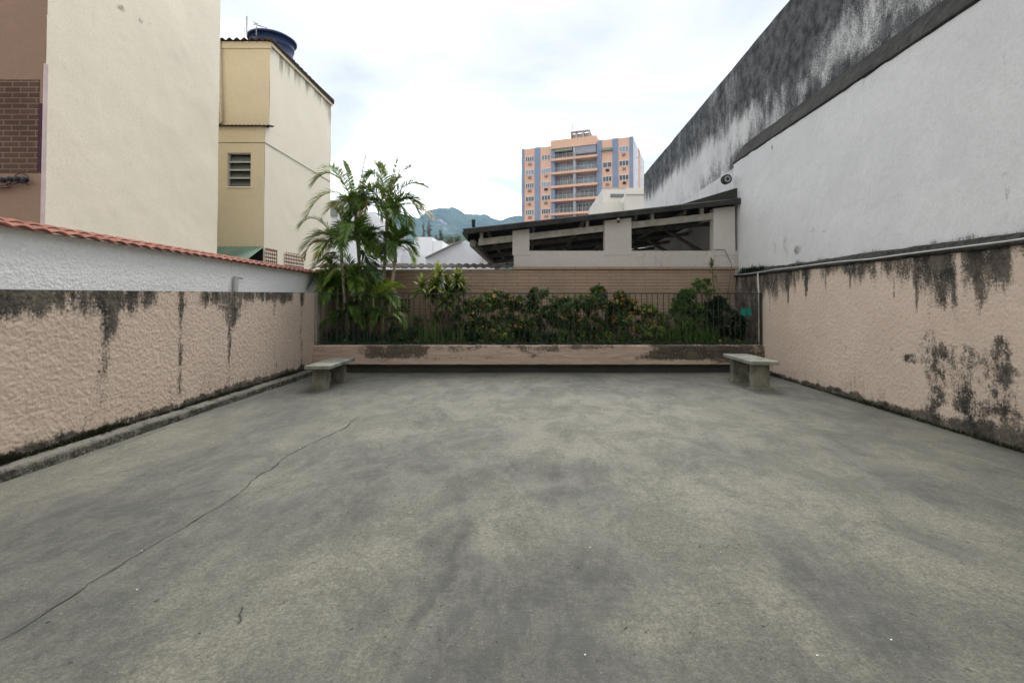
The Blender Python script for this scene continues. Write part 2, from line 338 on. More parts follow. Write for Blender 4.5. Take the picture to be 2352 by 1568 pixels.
# ================================================ GROUND AND WALLS
def sheet(name, m, x0, x1, y0, y1, z):
    b = MB(); b.face([(x0, y0, z), (x1, y0, z), (x1, y1, z), (x0, y1, z)]); return struct(b.build(name, m))
sheet('ground', M['city'], -3600, 3600, -300, 4900, -0.06)
LX, RX, YP, YB = -4.08, 4.45, 9.15, 10.4
def surf(name, m, parent, F, la, lb, na, nb, stain=None):
    o = grid(name, m, parent, (0, 0, 0), (1, 0, 0), (0, 1, 0), la, lb, la/na, None, stain, stepv=lb/nb)
    n = len(o.data.vertices); c = np.empty(n*3, np.float32); o.data.vertices.foreach_get('co', c); c = c.reshape(-1, 3)
    x, y, z = F(c[:, 0].astype(float), c[:, 1].astype(float)); c = np.stack([x, y, z], -1).astype(np.float32)
    o.data.vertices.foreach_set('co', c.reshape(-1)); o.data.update(); return o
def poly_dist(X, Y, pts):
    d = np.full(X.shape, 1e9)
    for (ax, ay), (bx, by) in zip(pts[:-1], pts[1:]):
        L2 = (bx-ax)**2+(by-ay)**2+1e-9; t_ = np.clip(((X-ax)*(bx-ax)+(Y-ay)*(by-ay))/L2, 0, 1)
        d = np.minimum(d, np.hypot(X-ax-t_*(bx-ax), Y-ay-t_*(by-ay)))
    return d
def onfloor(px, py):
    Y = 5.0
    for _ in range(30):
        z = at(px, py, Y).z; Y *= EYE/(EYE-z)
    p = at(px, py, Y); return (p.x, p.y)
trail = [onfloor(*q) for q in ((1045, 1100), (1052, 1160), (1072, 1210), (1030, 1260), (1010, 1320), (985, 1400), (930, 1480), (890, 1568))]
trail2 = [onfloor(*q) for q in ((1700, 1120), (1780, 1230), (1860, 1330), (1880, 1420), (1990, 1520))]
trail3 = [onfloor(*q) for q in ((1180, 1400), (1290, 1350), (1400, 1330), (1490, 1390), (1440, 1440))]
trail4 = [onfloor(*q) for q in ((1180, 1020), (1260, 1050), (1380, 1075), (1500, 1080))]
trail5 = [onfloor(*q) for q in ((680, 1250), (780, 1245), (900, 1265))]
def floor_stain(a, b):
    X = a-6.0; Y = b-1.5
    jx = (fbm(X*2, Y*2, 4, 3)-0.5)*0.35; jy = (fbm(X*2, Y*2, 4, 9)-0.5)*0.35
    s = 0.85*(1-sst(0.0, 0.09, poly_dist(X+jx*.6, Y+jy*.6, trail)))*(.35+.9*fbm(X*9, Y*9, 4, 12, .7))
    s = np.maximum(s, 0.42*(1-sst(0.05, 0.60, poly_dist(X+jx, Y+jy, trail2))))
    s = np.maximum(s, 0.45*(1-sst(0.02, 0.16, poly_dist(X+jx, Y+jy, trail3))))
    s = np.maximum(s, 0.30*(1-sst(0.05, 0.30, poly_dist(X+jx, Y+jy, trail4))))
    s = np.maximum(s, 0.30*(1-sst(0.01, 0.06, poly_dist(X, Y+jy*0.3, trail5))))
    edge = np.minimum(np.minimum(X-LX-0.1, RX-X), YP+0.1-Y)
    s = np.maximum(s, 0.55*(1-sst(0.0, 0.22, edge+jx)))
    return s
def fl_disp(a, b): return (fbm(a*0.7, b*0.7, 3, 21)-0.5)*0.02+(fbm(a*6, b*6, 3, 25)-0.5)*0.004
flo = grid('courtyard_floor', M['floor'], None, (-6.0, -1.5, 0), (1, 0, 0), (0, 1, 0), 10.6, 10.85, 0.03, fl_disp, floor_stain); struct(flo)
_n = len(flo.data.vertices); _c = np.empty(_n*3, np.float32); flo.data.vertices.foreach_get('co', _c); _c = _c.reshape(-1, 3).astype(float)
X_, Y_ = _c[:, 0], _c[:, 1]
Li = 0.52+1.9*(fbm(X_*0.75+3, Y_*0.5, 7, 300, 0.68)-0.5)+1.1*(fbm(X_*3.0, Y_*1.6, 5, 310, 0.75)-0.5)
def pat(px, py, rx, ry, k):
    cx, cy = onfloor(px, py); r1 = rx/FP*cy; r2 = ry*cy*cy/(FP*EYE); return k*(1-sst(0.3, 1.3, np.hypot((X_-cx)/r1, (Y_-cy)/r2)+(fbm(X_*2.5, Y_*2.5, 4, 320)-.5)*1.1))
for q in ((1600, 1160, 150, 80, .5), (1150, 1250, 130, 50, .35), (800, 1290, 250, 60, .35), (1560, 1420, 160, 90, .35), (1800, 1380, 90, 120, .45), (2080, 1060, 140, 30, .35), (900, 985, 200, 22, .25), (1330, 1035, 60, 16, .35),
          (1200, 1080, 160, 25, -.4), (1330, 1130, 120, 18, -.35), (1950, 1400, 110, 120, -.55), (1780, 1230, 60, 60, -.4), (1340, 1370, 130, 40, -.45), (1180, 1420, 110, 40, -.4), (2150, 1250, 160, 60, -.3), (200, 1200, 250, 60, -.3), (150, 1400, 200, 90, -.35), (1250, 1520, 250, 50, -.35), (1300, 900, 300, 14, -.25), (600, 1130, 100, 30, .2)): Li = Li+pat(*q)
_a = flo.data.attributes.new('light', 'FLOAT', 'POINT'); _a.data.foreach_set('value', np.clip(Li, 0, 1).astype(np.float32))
def crack(pts, wid, name='crack'):
    P = [onfloor(*q) for q in pts]; b = MB(); out = []
    for (ax, ay), (bx, by) in zip(P[:-1], P[1:]):
        n = max(2, int(math.hypot(bx-ax, by-ay)/0.025))
        for i in range(n): out.append((ax+(bx-ax)*i/n, ay+(by-ay)*i/n))
    out = np.array(out); k = np.arange(len(out)); dx = (fbm(k*0.12, k*0, 6, 31, .75)-0.5)*0.075; dy = (fbm(k*0.12, k*0+5, 6, 33, .75)-0.5)*0.075
    out = out+np.stack([dx, dy], -1)
    wd = wid*(0.40+1.6*np.clip(vnoise(k*0.35, k*0, 37)-0.2, 0, 1)*vnoise(k*0.07, k*0, 39)*1.6)
    zz = fl_disp(out[:, 0]+6, out[:, 1]+1.5)+0.004
    for i in range(len(out)-1):
        d = out[i+1]-out[i]; nn = np.array([-d[1], d[0]])/(np.linalg.norm(d)+1e-9)
        q = [out[i]+nn*wd[i], out[i]-nn*wd[i], out[i+1]-nn*wd[i+1], out[i+1]+nn*wd[i+1]]
        b.face([(q[0][0], q[0][1], zz[i]), (q[1][0], q[1][1], zz[i]), (q[2][0], q[2][1], zz[i+1]), (q[3][0], q[3][1], zz[i+1])])
    return b.build(name, M['crack'], flo)
crack([(823, 958), (790, 985), (720, 1015), (660, 1045), (620, 1080), (598, 1088), (575, 1108), (545, 1135), (500, 1165), (430, 1205), (370, 1240), (300, 1283), (220, 1330), (160, 1370), (80, 1420), (0, 1465), (-120, 1540)], 0.0045)
crack([(555, 1390), (548, 1410), (552, 1425), (542, 1440)], 0.004)
crack([(640, 1385), (655, 1378), (700, 1372)], 0.0015)
b = MB()       # white grit lying about
for k in range(16):
    px, py = random.choice([(2047, 1472), (1877, 1508), (160, 1294), (1655, 1270), (740, 1020), (690, 1030), (645, 1022), (1290, 1050), (700, 1018)]) if k < 9 else (random.uniform(100, 2300), random.uniform(900, 1540))
    X, Y = onfloor(px, py); r_ = random.uniform(0.002, 0.004)
    b.obox((X, Y, 0.006), Vector((1, 0, 0)), Vector((0, 1, 0)), Vector((0, 0, 1)), -r_, r_, -r_*0.7, r_*0.6, -0.003, r_*.6)
tag(b.build('grit', M['frame']), 'small pale chips of grit scattered over the concrete floor', 'grit', kind='stuff')

def rough(amp, sx=0.022, sy=0.020, seed=40):
    def f(a, b):
        n = vnoise(a/sx, b/sy, seed); m_ = fbm(a/0.10, b/0.10, 3, seed+5)
        n3 = vnoise(a/0.034+9, b/0.03, seed+9)
        return amp*(0.7*(n-0.5)+0.8*(n3-0.5)+0.15*(m_-0.5))
    return f
def drip(Y, Yc, w_, z, z1, z0, seed, s=0.8):
    """one dark run of water from height z1 down to z0"""
    c_ = Yc+(fbm(z*5, z*0+Yc, 3, seed)-0.5)*w_*0.9; ww = 1.25*w_*(0.35+0.65*np.clip((z-z0)/(z1-z0), 0, 1))*(0.7+0.6*vnoise(z*14, z*0+Yc, seed+1))
    return s*np.exp(-((Y-c_)/ww)**2)*sst(z0-0.06, z0+0.35*(z1-z0)+0.05, z)
def band(Y, Y0, Y1, z, ztop, depth, seed, s=0.9, soft=0.12):
    d = depth*(0.25+1.3*fbm(Y*3.2, Y*0, 4, seed, 0.6)*1.0)
    str_ = 0.62+0.75*fbm(Y*13, z*1.6, 4, seed+40, 0.6)
    return np.minimum(1.0, s*str_)*sst(Y0-soft, Y0+soft, Y)*(1-sst(Y1-soft, Y1+soft, Y))*(1-sst(d*0.35, d*1.35+0.04, ztop-z))
def mx_(*a):
    r_ = a[0]
    for q in a[1:]: r_ = np.maximum(r_, q)
    return r_

# ---- left roughcast wall
lw = thing('boundary_wall', 'low pink roughcast wall with black water runs, left side of the courtyard', 'wall', (LX, 5, 0))
ZL = lambda Y: 1.455+0.0115*(Y-3.7)
b = MB(); b.hexa([(LX-0.14, -1.5, 0), (LX-0.014, -1.5, 0), (LX-0.014, YB, 0), (LX-0.14, YB, 0), (LX-0.14, -1.5, ZL(-1.5)), (LX-0.014, -1.5, ZL(-1.5)), (LX-0.014, YB, ZL(YB)), (LX-0.14, YB, ZL(YB))])
b.build('masonry', M['curb'], lw)
Y0g = 1.2
def lstain(a, b):
    Y = a+Y0g; z = b*1.0; zt = ZL(Y)
    s = mx_(band(Y, 1.0, 5.32, z, zt, 0.24, 50), band(Y, 5.98, 8.35, z, zt, 0.22, 53), 0.55*(1-sst(0.0, 0.03, zt-z)))
    s = mx_(s, drip(Y, 4.66, 0.10, z, 1.45, 0.25, 60, 0.62), drip(Y, 4.70, 0.17, z, 1.45, 0.85, 61, 1.0),
            drip(Y, 5.67, 0.055, z, 1.45, -0.10, 62, 0.68), drip(Y, 5.67, 0.08, z, 1.45, .9, 63, 0.75),
            drip(Y, 6.62, 0.26, z, 1.45, .90, 64, 1.0), drip(Y, 6.60, 0.06, z, 1.45, 0.12, 65, 0.85),
            drip(Y, 7.75, 0.05, z, 1.45, 0.95, 66, 0.6), drip(Y, 8.68, 0.09, z, 1.45, 1.2, 67, 0.85), drip(Y, 8.68, 0.05, z, 1.25, 0.7, 68, 0.5), drip(Y, 4.25, 0.08, z, 1.45, 1.15, 69, 0.6), drip(Y, 3.9, 0.06, z, 1.45, 1.2, 70, 0.5))
    for yc, w_, k in ((4.66, .10, .50), (5.67, .06, .55), (6.60, .05, .52), (7.75, .035, .42), (8.68, .06, .42), (3.95, .07, .35)): s = mx_(s, k*np.exp(-((Y-yc-(fbm(z*4, z*0+yc, 3, 71)-.5)*.08)/w_)**2)*(.55+.9*vnoise(z*6, z*0+yc, 72)))
    bb = 0.05+0.13*fbm(Y*4, z*0, 4, 76)
    s = mx_(s, 1.0*(1-sst(bb*0.4, bb*1.3, z-0.10)), 0.30*(1-sst(0.05, 0.5, z-0.10)))
    return s
def lF(a, b):
    Y = a+Y0g; zt = ZL(Y); return LX+rough(0.0045)(a, b), Y, 0.06+(b/1.5)*(zt-0.06)
o = surf('roughcast_face', M['pink'], lw, lF, YB-Y0g, 1.5, int((YB-Y0g)/0.008), 185, lambda a, b: lstain(a, 0.06+(b/1.5)*(ZL(a+Y0g)-0.06)))
b = MB(); b.box(LX-0.013, LX-0.001, -1.5, Y0g, 0, 1.40); b.build('roughcast_end', M['pink'], lw)
def cF(a, b):
    t_ = b; X = np.interp(t_, [0, .35, .6, .72, 1.0], [LX+0.0, LX+0.055, LX+0.095, LX+0.105, LX+0.115]); Z = np.interp(t_, [0, .35, .6, .72, 1.0], [0.115, 0.10, 0.088, 0.06, -0.03])
    n = fbm(a*9, b*3, 4, 70)-0.5; n2 = fbm(a*1.3, b, 3, 75)-0.5
    return X+n*0.02+n2*0.03, a-1.5, Z+n*0.018+n2*0.02*(1-t_)
surf('kerb', M['curb'], lw, cF, YP+1.55, 1.0, 800, 24, lambda a, b: 0.35+0.45*(b > 0.68)+0.25*(b < 0.2)+0.4*(fbm(a*2, b*3, 3, 78)-0.5))

# ---- right roughcast wall
rw = thing('boundary_wall', 'taller pink roughcast wall with thick black mould, right side of the courtyard', 'wall', (RX, 5, 0))
b = MB(); b.box(RX+0.014, RX+0.17, -1.5, YB, 0, 1.895); b.build('masonry', M['curb'], rw)
Y1g = 1.2
def PY(px): return RX*FP/(px-1215)
def blob(Y, z, px, py, rpx, rpy, s):
    Yc = PY(px); zc = EYE-(py-690)/FP*Yc; ry = abs(PY(px+rpx)-PY(px-rpx))/2; rz = rpy/FP*Yc
    j = (fbm(Y*5, z*5, 4, 90)-0.5)*1.1
    return s*(1-sst(0.45, 1.25, np.hypot((Y-Yc)/ry, (z-zc)/rz)+j))
def rstain(a, z):
    Y = a+Y1g; zt = 1.9
    s = mx_(band(Y, 8.05, 9.4, z, zt, 0.50, 100, 0.9), band(Y, 7.6, 8.1, z, zt, 0.36, 101, 0.75), band(Y, 6.2, 7.4, z, zt, 0.26, 103, 0.72), band(Y, 5.55, 6.1, z, zt, 0.30, 104, 0.8),
            band(Y, 5.02, 5.62, z, zt, 0.60, 105, 1.05, 0.05), band(Y, 4.45, 4.98, z, zt, 0.50, 107, 1.05, 0.05), band(Y, 1.0, 4.45, z, zt, 0.16, 109, 0.8), 0.7*(1-sst(0.0, 0.06, zt-z)))
    s = mx_(s, drip(Y, 5.25, 0.16, z, 1.9, 1.18, 111, 1.0), drip(Y, 4.78, 0.10, z, 1.9, 1.15, 112, 1.0), drip(Y, 5.9, 0.035, z, 1.9, 1.25, 113, .8), drip(Y, 6.7, 0.04, z, 1.9, 1.4, 114, .8),
            drip(Y, 7.25, 0.04, z, 1.9, 1.42, 115, .8), drip(Y, 7.75, 0.07, z, 1.9, 1.3, 116, .9), drip(Y, 8.3, 0.07, z, 1.9, 1.15, 117, .9), drip(Y, 5.56, 0.05, z, 1.9, 1.1, 118, .8))
    s = mx_(s, 1.1*sst(9.25, 9.5, Y)*(0.55+0.5*fbm(Y*6, z*1.2, 4, 120)))
    scat = np.clip(0.55+2.6*(fbm(Y*6, z*6, 5, 125, 0.7)-0.5), 0, 1)
    for q in ((2090, 822, 34, 16, .8), (2140, 800, 40, 40, .75), (2150, 890, 34, 80, .8), (2200, 860, 40, 70, .6), (2240, 830, 50, 50, .8), (2295, 800, 36, 50, .95), (2310, 880, 50, 80, .85), (2230, 940, 60, 60, .85), (2150, 970, 50, 40, .9), (2310, 970, 70, 60, .9), (1942, 800, 5, 9, .5), (2045, 800, 6, 9, .5)): s = mx_(s, blob(Y, z, *q)*(0.30+0.80*scat))
    bb = np.interp(Y, [1, 4.5, 5.5, 9.4], [0.30, 0.26, 0.13, 0.10])
    s = mx_(s, 1.0*(1-sst(bb*0.5, bb*1.25, z+(fbm(Y*5, z*0, 3, 130)-0.5)*0.12)), 0.28*(1-sst(0.1, 0.6, z)))
    return s
def rF(a, b): return RX-rough(0.0050, seed=46)(a, b), a+Y1g, (b/1.9)*1.893
surf('roughcast_face', M['pink'], rw, rF, YB-Y1g, 1.9, int((YB-Y1g)/0.008), 236, lambda a, b: rstain(a, b))
b = MB(); b.box(RX+0.001, RX+0.013, -1.5, Y1g, 0, 1.89); b.build('roughcast_end', M['pink'], rw)
def ledF(a, b):
    n = fbm(a*7, b*8, 4, 140)-0.5; n2 = fbm(a*1.1, b, 3, 143)-0.5
    X = np.interp(b, [0, .12, .2, 1.0], [RX+0.0, RX-0.035, RX-0.03, RX+0.17]); Z = np.interp(b, [0, .12, .2, 1.0], [1.87, 1.872, 1.905, 2.02])
    return X+n*0.012, a-1.5, Z+n*0.02+n2*0.03*(b > .3)
surf('weathered_ledge', M['ledge'], rw, ledF, YB+1.5, 1.0, 900, 30, lambda a, b: 0.55+0.5*(fbm(a*3, b*3, 3, 147)-0.5))

# ---- white neighbour wall with clay tile coping
def wave(b, P0, U, V, lu, lv, period, amp, step_rows=1, thick=0.012, absw=False, drop=0.0, res=8):
    """corrugated sheet: waves run along U, rows along V"""
    P0 = Vector(P0); U = Vector(U); V = Vector(V); N_ = U.cross(V).normalized()
    if N_.z < 0: N_ = -N_
    nu = int(lu/period*res); nv = max(1, step_rows)
    for r_ in range(nv):
        v0 = lv*r_/nv; v1 = lv*(r_+1)/nv; lift0 = drop*0; lift1 = drop
        tn = random.random(); 
        for i in range(nu):
            u0 = lu*i/nu; u1 = lu*(i+1)/nu
            fw = (lambda u: amp*abs(math.sin(math.pi*u/period))) if absw else (lambda u: amp*math.sin(2*math.pi*u/period))
            A = P0+U*u0+V*v0+N_*(fw(u0)+lift0); B = P0+U*u1+V*v0+N_*(fw(u1)+lift0)
            C = P0+U*u1+V*v1+N_*(fw(u1)-lift1); D = P0+U*u0+V*v1+N_*(fw(u0)-lift1); T = N_*thick
            b.face([A+T, B+T, C+T, D+T]); b.face([D, C, B, A]); b.face([A, B, B+T, A+T]); b.face([C, D, D+T, C+T])
            if i == 0: b.face([D, A, A+T, D+T])
            if i == nu-1: b.face([B, C, C+T, B+T])
NX = -4.30
nw = thing('neighbour_wall', 'white roughcast garden wall topped with red clay tiles, left', 'wall', (NX, 5, 0))
ZN = lambda Y: 1.95-0.0135*(Y-3.93)
b = MB(); b.hexa([(NX-0.16, -1.5, -0.05), (NX-0.012, -1.5, -0.05), (NX-0.012, YB, -0.05), (NX-0.16, YB, -0.05), (NX-0.16, -1.5, ZN(-1.5)), (NX-0.012, -1.5, ZN(-1.5)+.03), (NX-0.012, YB, ZN(YB)+.03), (NX-0.16, YB, ZN(YB)+.03)])
b.build('masonry', M['white'], nw)
def nF(a, b): return NX+rough(0.004, 0.024, 0.022, 48)(a, b)*np.interp(a-1.5, [0, 6.9, 7.0, 12], [1, 1, 0.25, 0.2]), a-1.5, 1.3+(b/0.7)*(ZN(a-1.5)+.022-1.3)
surf('roughcast_face', M['white'], nw, nF, YB+1.5, 0.7, 900, 56, lambda a, b: 0.06+0.35*sst(0.66, 0.7, b)+0.42*np.exp(-((a-1.5-6.98)/0.012)**2)+0.10*(fbm(a*2, b*2, 3, 150)-0.5))
b = MB(); wave(b, (NX+0.08, -1.5, ZN(-1.5)+0.012), (0, 1, -0.0135), (-0.96, 0, 0.28), YB+1.5, 0.46, 0.16, 0.022, 2, 0.014, True, 0.012, 8)
b.build('clay_tile_coping', M['tile'], nw)
pp = thing('pipe_stub', 'short upright pipe with a bent arm on the white wall', 'pipe', (-4.25, 6.95, 1.4))
x_, y_ = NX+0.035, 0; p0 = Vector((NX+0.035, 4.265*FP/(1215-541), 1.35))
b = MB(); b.box(p0.x-0.02, p0.x+0.02, p0.y-0.035, p0.y+0.035, 1.3, 1.725); b.build('upright', M['alu'], pp, bevel=0.006)
b = MB(); b.tube([(p0.x, p0.y, 1.70), (p0.x, p0.y+0.17, 1.70)], 0.010, 8); b.build('arm', M['grey'], pp)

# ---- planter, back wall
pl = thing('planter', 'long raised brick planter with stained pink rendered front, full of shrubs', 'planter', (0, YP, 0))
def pF(a, b):
    n = fbm(a*6, b*10, 4, 160)-0.5; n2 = fbm(a*1.2, b*2, 3, 163)-0.5
    t_ = b; Y = np.interp(t_, [0, 0.04, 0.08, 0.86, 0.93, 1.0], [YP+0.06, YP+0.0, YP-0.006, YP-0.006, YP+0.01, YP+0.14]); Z = np.interp(t_, [0, 0.04, 0.08, 0.86, 0.93, 1.0], [0.165, 0.160, 0.17, 0.505, 0.522, 0.528])
    hole = np.zeros_like(a)
    return a+LX, Y+n*0.014+n2*0.012, Z+n*0.010*(t_ > 0.5)
def pstain(a, b):
    X = a+LX; px = 1215+X/YP*FP+(fbm(X*3, b*2.5, 5, 166, .65)-.5)*110
    def g(x0, x1, lo, hi, s, soft=26): return s*sst(x0-soft, x0+soft, px)*(1-sst(x1-soft, x1+soft, px))*sst(lo-0.1, lo+0.12, b)*(1-sst(hi-0.1, hi+0.05, b))
    s = mx_(g(840, 985, 0.30, 1.0, .78), g(850, 900, 0.1, 1, .5), g(985, 1060, 0.66, 1.0, .55), g(1060, 1100, 0.66, 1, .7), g(1130, 1240, 0.72, 1.0, .55), g(1195, 1245, 0.3, 0.95, .62), g(1240, 1300, .6, 1, .55), g(1300, 1420, 0.72, 1.0, .62), g(1480, 1690, 0.25, 1.0, .92), g(1640, 1760, 0.1, 1.0, .8), g(985, 1100, 0.30, 0.42, .45), g(1125, 1165, 0.45, 0.9, .45))
    return s+0.5*(1-sst(0.05, 0.12, b))*0.5+0.12*fbm(a*2, b*2, 3, 165)
surf('front_wall', M['pinkplanter'], pl, pF, RX-LX, 1.0, 700, 60, pstain)
b = MB(); b.box(LX, RX, YP+0.025, YP+0.14, 0.175, 0.515); b.build('brick_core', M['soil'], pl)
b = MB(); b.box(LX, RX, YP+0.085, YP+0.15, -0.05, 0.172); b.build('base_recess', M['ledge'], pl)
b = MB(); b.face([(LX, YP+0.14, 0.47), (RX, YP+0.14, 0.47), (RX, YB, 0.49), (LX, YB, 0.49)]); b.build('soil', M['soil'], pl)

bw = thing('back_wall', 'tan painted brick wall behind the planter', 'wall', (0, YB, 0))
ZB = 2.035
b = MB(); b.box(-4.6, 4.44, YB, YB+0.17, -0.05, ZB); b.build('brickwork', M['brickpaint'], bw)
b = MB(); b.box(xat(1178, YB), 4.50, YB-0.035, YB+0.17, ZB+0.002, ZB+0.06); b.build('coping', M['brickpaint'], bw, bevel=0.006)
b = MB(); wave(b, (-4.6, YB-0.07, ZB+0.015), (1, 0, 0), (0, 0.97, 0.26), xat(1178, YB)+4.6, 0.36, 0.165, 0.035, 1, 0.016, True, 0.0, 8)
b.build('tile_coping', M['oldtile'], bw)
vb = MB(); p_ = at(1490, 690, YB)
for i in range(5):
    for j in range(4):
        X = xat(905, YB)+i*0.075; Z = zat(716, YB)+j*0.075; vb.box(X, X+0.05, YB-0.004, YB+0.002, Z, Z+0.05)
vb.build('vent_grille', M['oldtile'], bw)

# ---- fence on the planter
fe = thing('iron_fence', 'low fence of thin black iron bars along the planter edge', 'fence', (0, YP+0.07, 0.52))
YF = YP+0.07; zt = zat(674, YF)
b = MB(); b.box(LX+0.02, RX-0.03, YF-0.005, YF+0.005, zt-0.009, zt+0.009); b.build('rail', M['iron'], fe)
b = MB(); b.box(LX+0.02, RX-0.03, YF-0.005, YF+0.005, 0.56, 0.575); b.build('rail', M['iron'], fe)
nb_ = 80
for i in range(nb_):
    X = LX+0.10+(RX-LX-0.2)*i/(nb_-1)+random.uniform(-.008, .008); b = MB(); lean = random.uniform(-.004, .004)
    b.tube([(X, YF, 0.50), (X+lean, YF, zt+0.004)], 0.0068, 6); b.build('bar', M['iron'], fe)
b = MB(); b.box(LX+0.012, LX+0.055, YF-0.02, YF+0.02, 0.50, zt+0.02); b.build('post', M['darkwood'], fe)
b = MB(); b.box(RX-0.055, RX-0.02, YF-0.016, YF+0.016, 0.50, zt+0.01); b.build('post', M['iron'], fe)
# teal plate
p1 = at(1714, 716, YF+0.03)
b = MB(); o = Vector(p1)
pts = [(-.115, .055), (-.06, .065), (-.03, .045), (.01, .068), (.07, .06), (.115, .05), (.11, -.01), (.09, -.07), (.03, -.055), (-.02, -.072), (-.08, -.06), (-.118, -.03)]
b.prism([(o.x+x, o.z+z) for x, z in pts], o.y, o.y+0.006)
tag(b.build('plate', M['teal']), 'small ragged teal plate hung behind the right end of the iron fence', 'plate')

# ---- conduit on the right wall
cd = thing('conduit', 'thin white pipe running along the top of the right wall and down its corner', 'pipe', (RX, 9.4, 1.9))
b = MB(); pts = [(RX-0.052+0.003*math.sin(k*1.7), -1.5+k*0.595, 1.915+0.008*math.sin(k*0.9)+0.006*math.sin(k*2.3)) for k in range(21)]
b.tube(pts, 0.009, 8); b.build('long_run', M['pvc'], cd, smooth=True)
b = MB(); yv = 9.30; b.tube([(RX-0.045, yv, 1.905), (RX-0.03, yv-0.02, 1.3), (RX-0.022, yv-0.05, 0.66)], 0.014, 8); b.build('drop_pipe', M['pvc'], cd, smooth=True)

# ---- warehouse wall on the right
wh = thing('warehouse', 'very tall white warehouse wall black with mould towards its top edge', 'building', (5, 10, 0))
XU, XT = 4.85, 4.62
ZT = lambda Y: 6.67+(20.3-Y)*0.0247
b = MB(); b.hexa([(XU+0.01, -2, -0.05), (9, -2, -0.05), (9, 20.3, -0.05), (XU+0.01, 20.3, -0.05), (XU+0.01, -2, ZT(-2)), (9, -2, ZT(-2)), (9, 20.3, ZT(20.3)), (XU+0.01, 20.3, ZT(20.3))])
b.build('body', M['mould'], wh)
def upst(a, b):
    Y = a-2; z = 2.0+b; h = (z-4.7)/2.1
    j = fbm(Y*0.55, z*0.55, 5, 170, 0.6)-0.5
    s = 0.60+0.55*sst(0.10, 0.60, h+0.9*j)
    s = mx_(s, 0.92*(1-sst(0.02, 0.30, h+0.5*j))*(Y < 11.6))
    s = s-0.50*np.exp(-((h-0.30)/0.22)**2)*sst(6.5, 12, Y)*(0.5+fbm(Y*.8, z*.8, 3, 172))
    s = s-0.34*sst(11.5, 16, Y)*(1-sst(0.35, 0.8, h))
    s = s+0.9*(fbm(Y*1.1, z*0.9, 5, 177, .65)-0.5)+0.55*(fbm(Y*5, z*0.5, 4, 179, .6)-0.5)
    return np.where(z < 4.5, 0.1, s)
def upF(a, b): return XU+(fbm(a*3, b*3, 3, 183)-.5)*0.02, a-2, 2.0+b/4.9*(ZT(a-2)-2.0)
surf('upper_wall', M['mould'], wh, upF, 22.3, 4.9, 560, 130, upst)
YE = 10.85
b = MB(); b.box(XT+0.008, XU-0.012, -2, YE, -0.04, 4.44); b.build('buttress_core', M['whitewall'], wh)
def wF(a, b): return XT+(fbm(a*1.5, b*1.5, 4, 190)-.5)*0.02+(fbm(a*9, b*9, 3, 194)-.5)*0.006, a-2, 1.93+b
def wst(a, b):
    Y = a-2; z = 1.93+b; s = 0.05+0.10*(fbm(Y*.6, z*.6, 3, 195)-.5)
    s = mx_(s, 0.8*(1-sst(0.02, 0.16, b+(fbm(Y*6, z*0, 4, 196)-.5)*.12)), 0.85*(1-sst(0.0, 0.05, 4.46-z+(fbm(Y*9, z*0, 3, 197)-.5)*.05)))
    def q(px, py, rx, ry, k):
        Yc = XT*FP/(px-1215); zc = EYE-(py-690)/FP*Yc; r1 = rx*Yc/(px-1215); r2 = ry/FP*Yc
        return k*(1-sst(0.3, 1.2, np.hypot((Y-Yc)/r1, (z-zc)/r2)+(fbm(Y*6, z*4, 4, 198)-.5)*1.3))
    for k in ((1780, 565, 5, 26, .55), (1805, 560, 7, 30, .58), (1830, 575, 12, 12, .55), (1865, 530, 14, 7, .45), (1893, 532, 8, 6, .5), (2318, 440, 9, 40, .62), (2310, 400, 20, 8, .5), (2250, 358, 3, 3, .9), (2315, 495, 10, 18, .5), (1777, 335, 3, 12, .9)): s = mx_(s, q(*k))
    for px, z1, z0 in ((1777, 4.4, 3.2), (2318, 3.8, 2.6), (1990, 4.4, 3.6)):
        s = mx_(s, drip(Y, XT*FP/(px-1215), 0.02, z, z1, z0, 200+px % 7, 0.42))
    return s
surf('lower_wall', M['whitewall'], wh, wF, YE+2, 2.53, 430, 100, wst)
def l2F(a, b):
    n = fbm(a*4, b*3, 4, 210)-.5; X = np.interp(b, [0, .08, .3, 1], [XT+.0, XT-.02, XT+.03, XU]); Z = np.interp(b, [0, .08, .3, 1], [4.44, 4.465, 4.56, 4.88])
    return X+n*.02, a-2, Z+n*.03
surf('mould_ledge', M['ledge'], wh, l2F, YE+2, 1.0, 420, 24, lambda a, b: .6+.5*(fbm(a*2, b*2, 3, 213)-.5))
b = MB(); b.face([(XT, YE, 1.9), (XU, YE, 1.9), (XU, YE, 4.86), (XT, YE, 4.45)]); b.build('end_face', M['whitewall'], wh)
# ================================================ LEFT HOUSES
HX = -6.0
h1 = thing('tall_house', 'tall house with blank cream side wall and salmon front, far left', 'building', (-8, 7.5, 0))
Ya, Yb = 5.95, 9.28
b = MB(); b.box(-13, HX-0.01, Ya+0.01, Yb, -0.05, 12); b.build('body', M['cream'], h1)
def crst(a, b):
    Y = a+Ya; s = 0.06+0.08*(fbm(Y, b, 3, 220)-.5)
    for px, py, r_ in ((270, 12, 10), (312, 40, 8), (262, 10, 6), (335, 48, 6), (180, 310, 5), (505, 425, 6)):
        Yc = 6*FP/(1215-px); zc = EYE-(py-690)/FP*Yc; s = mx_(s, .62*(1-sst(.2, 1.2, np.hypot((Y-Yc)/(r_*.008), (b-zc)/(r_*.008))+(fbm(Y*9, b*9, 3, 223)-.5)*1.2)))
    return s
surf('side_wall', M['cream'], h1, lambda a, b: (HX+(fbm(a*1.3, b*1.3, 4, 225)-.5)*0.025, a+Ya, b+1.2), Yb-Ya, 9, 120, 320, lambda a, b: crst(a, b+1.2))
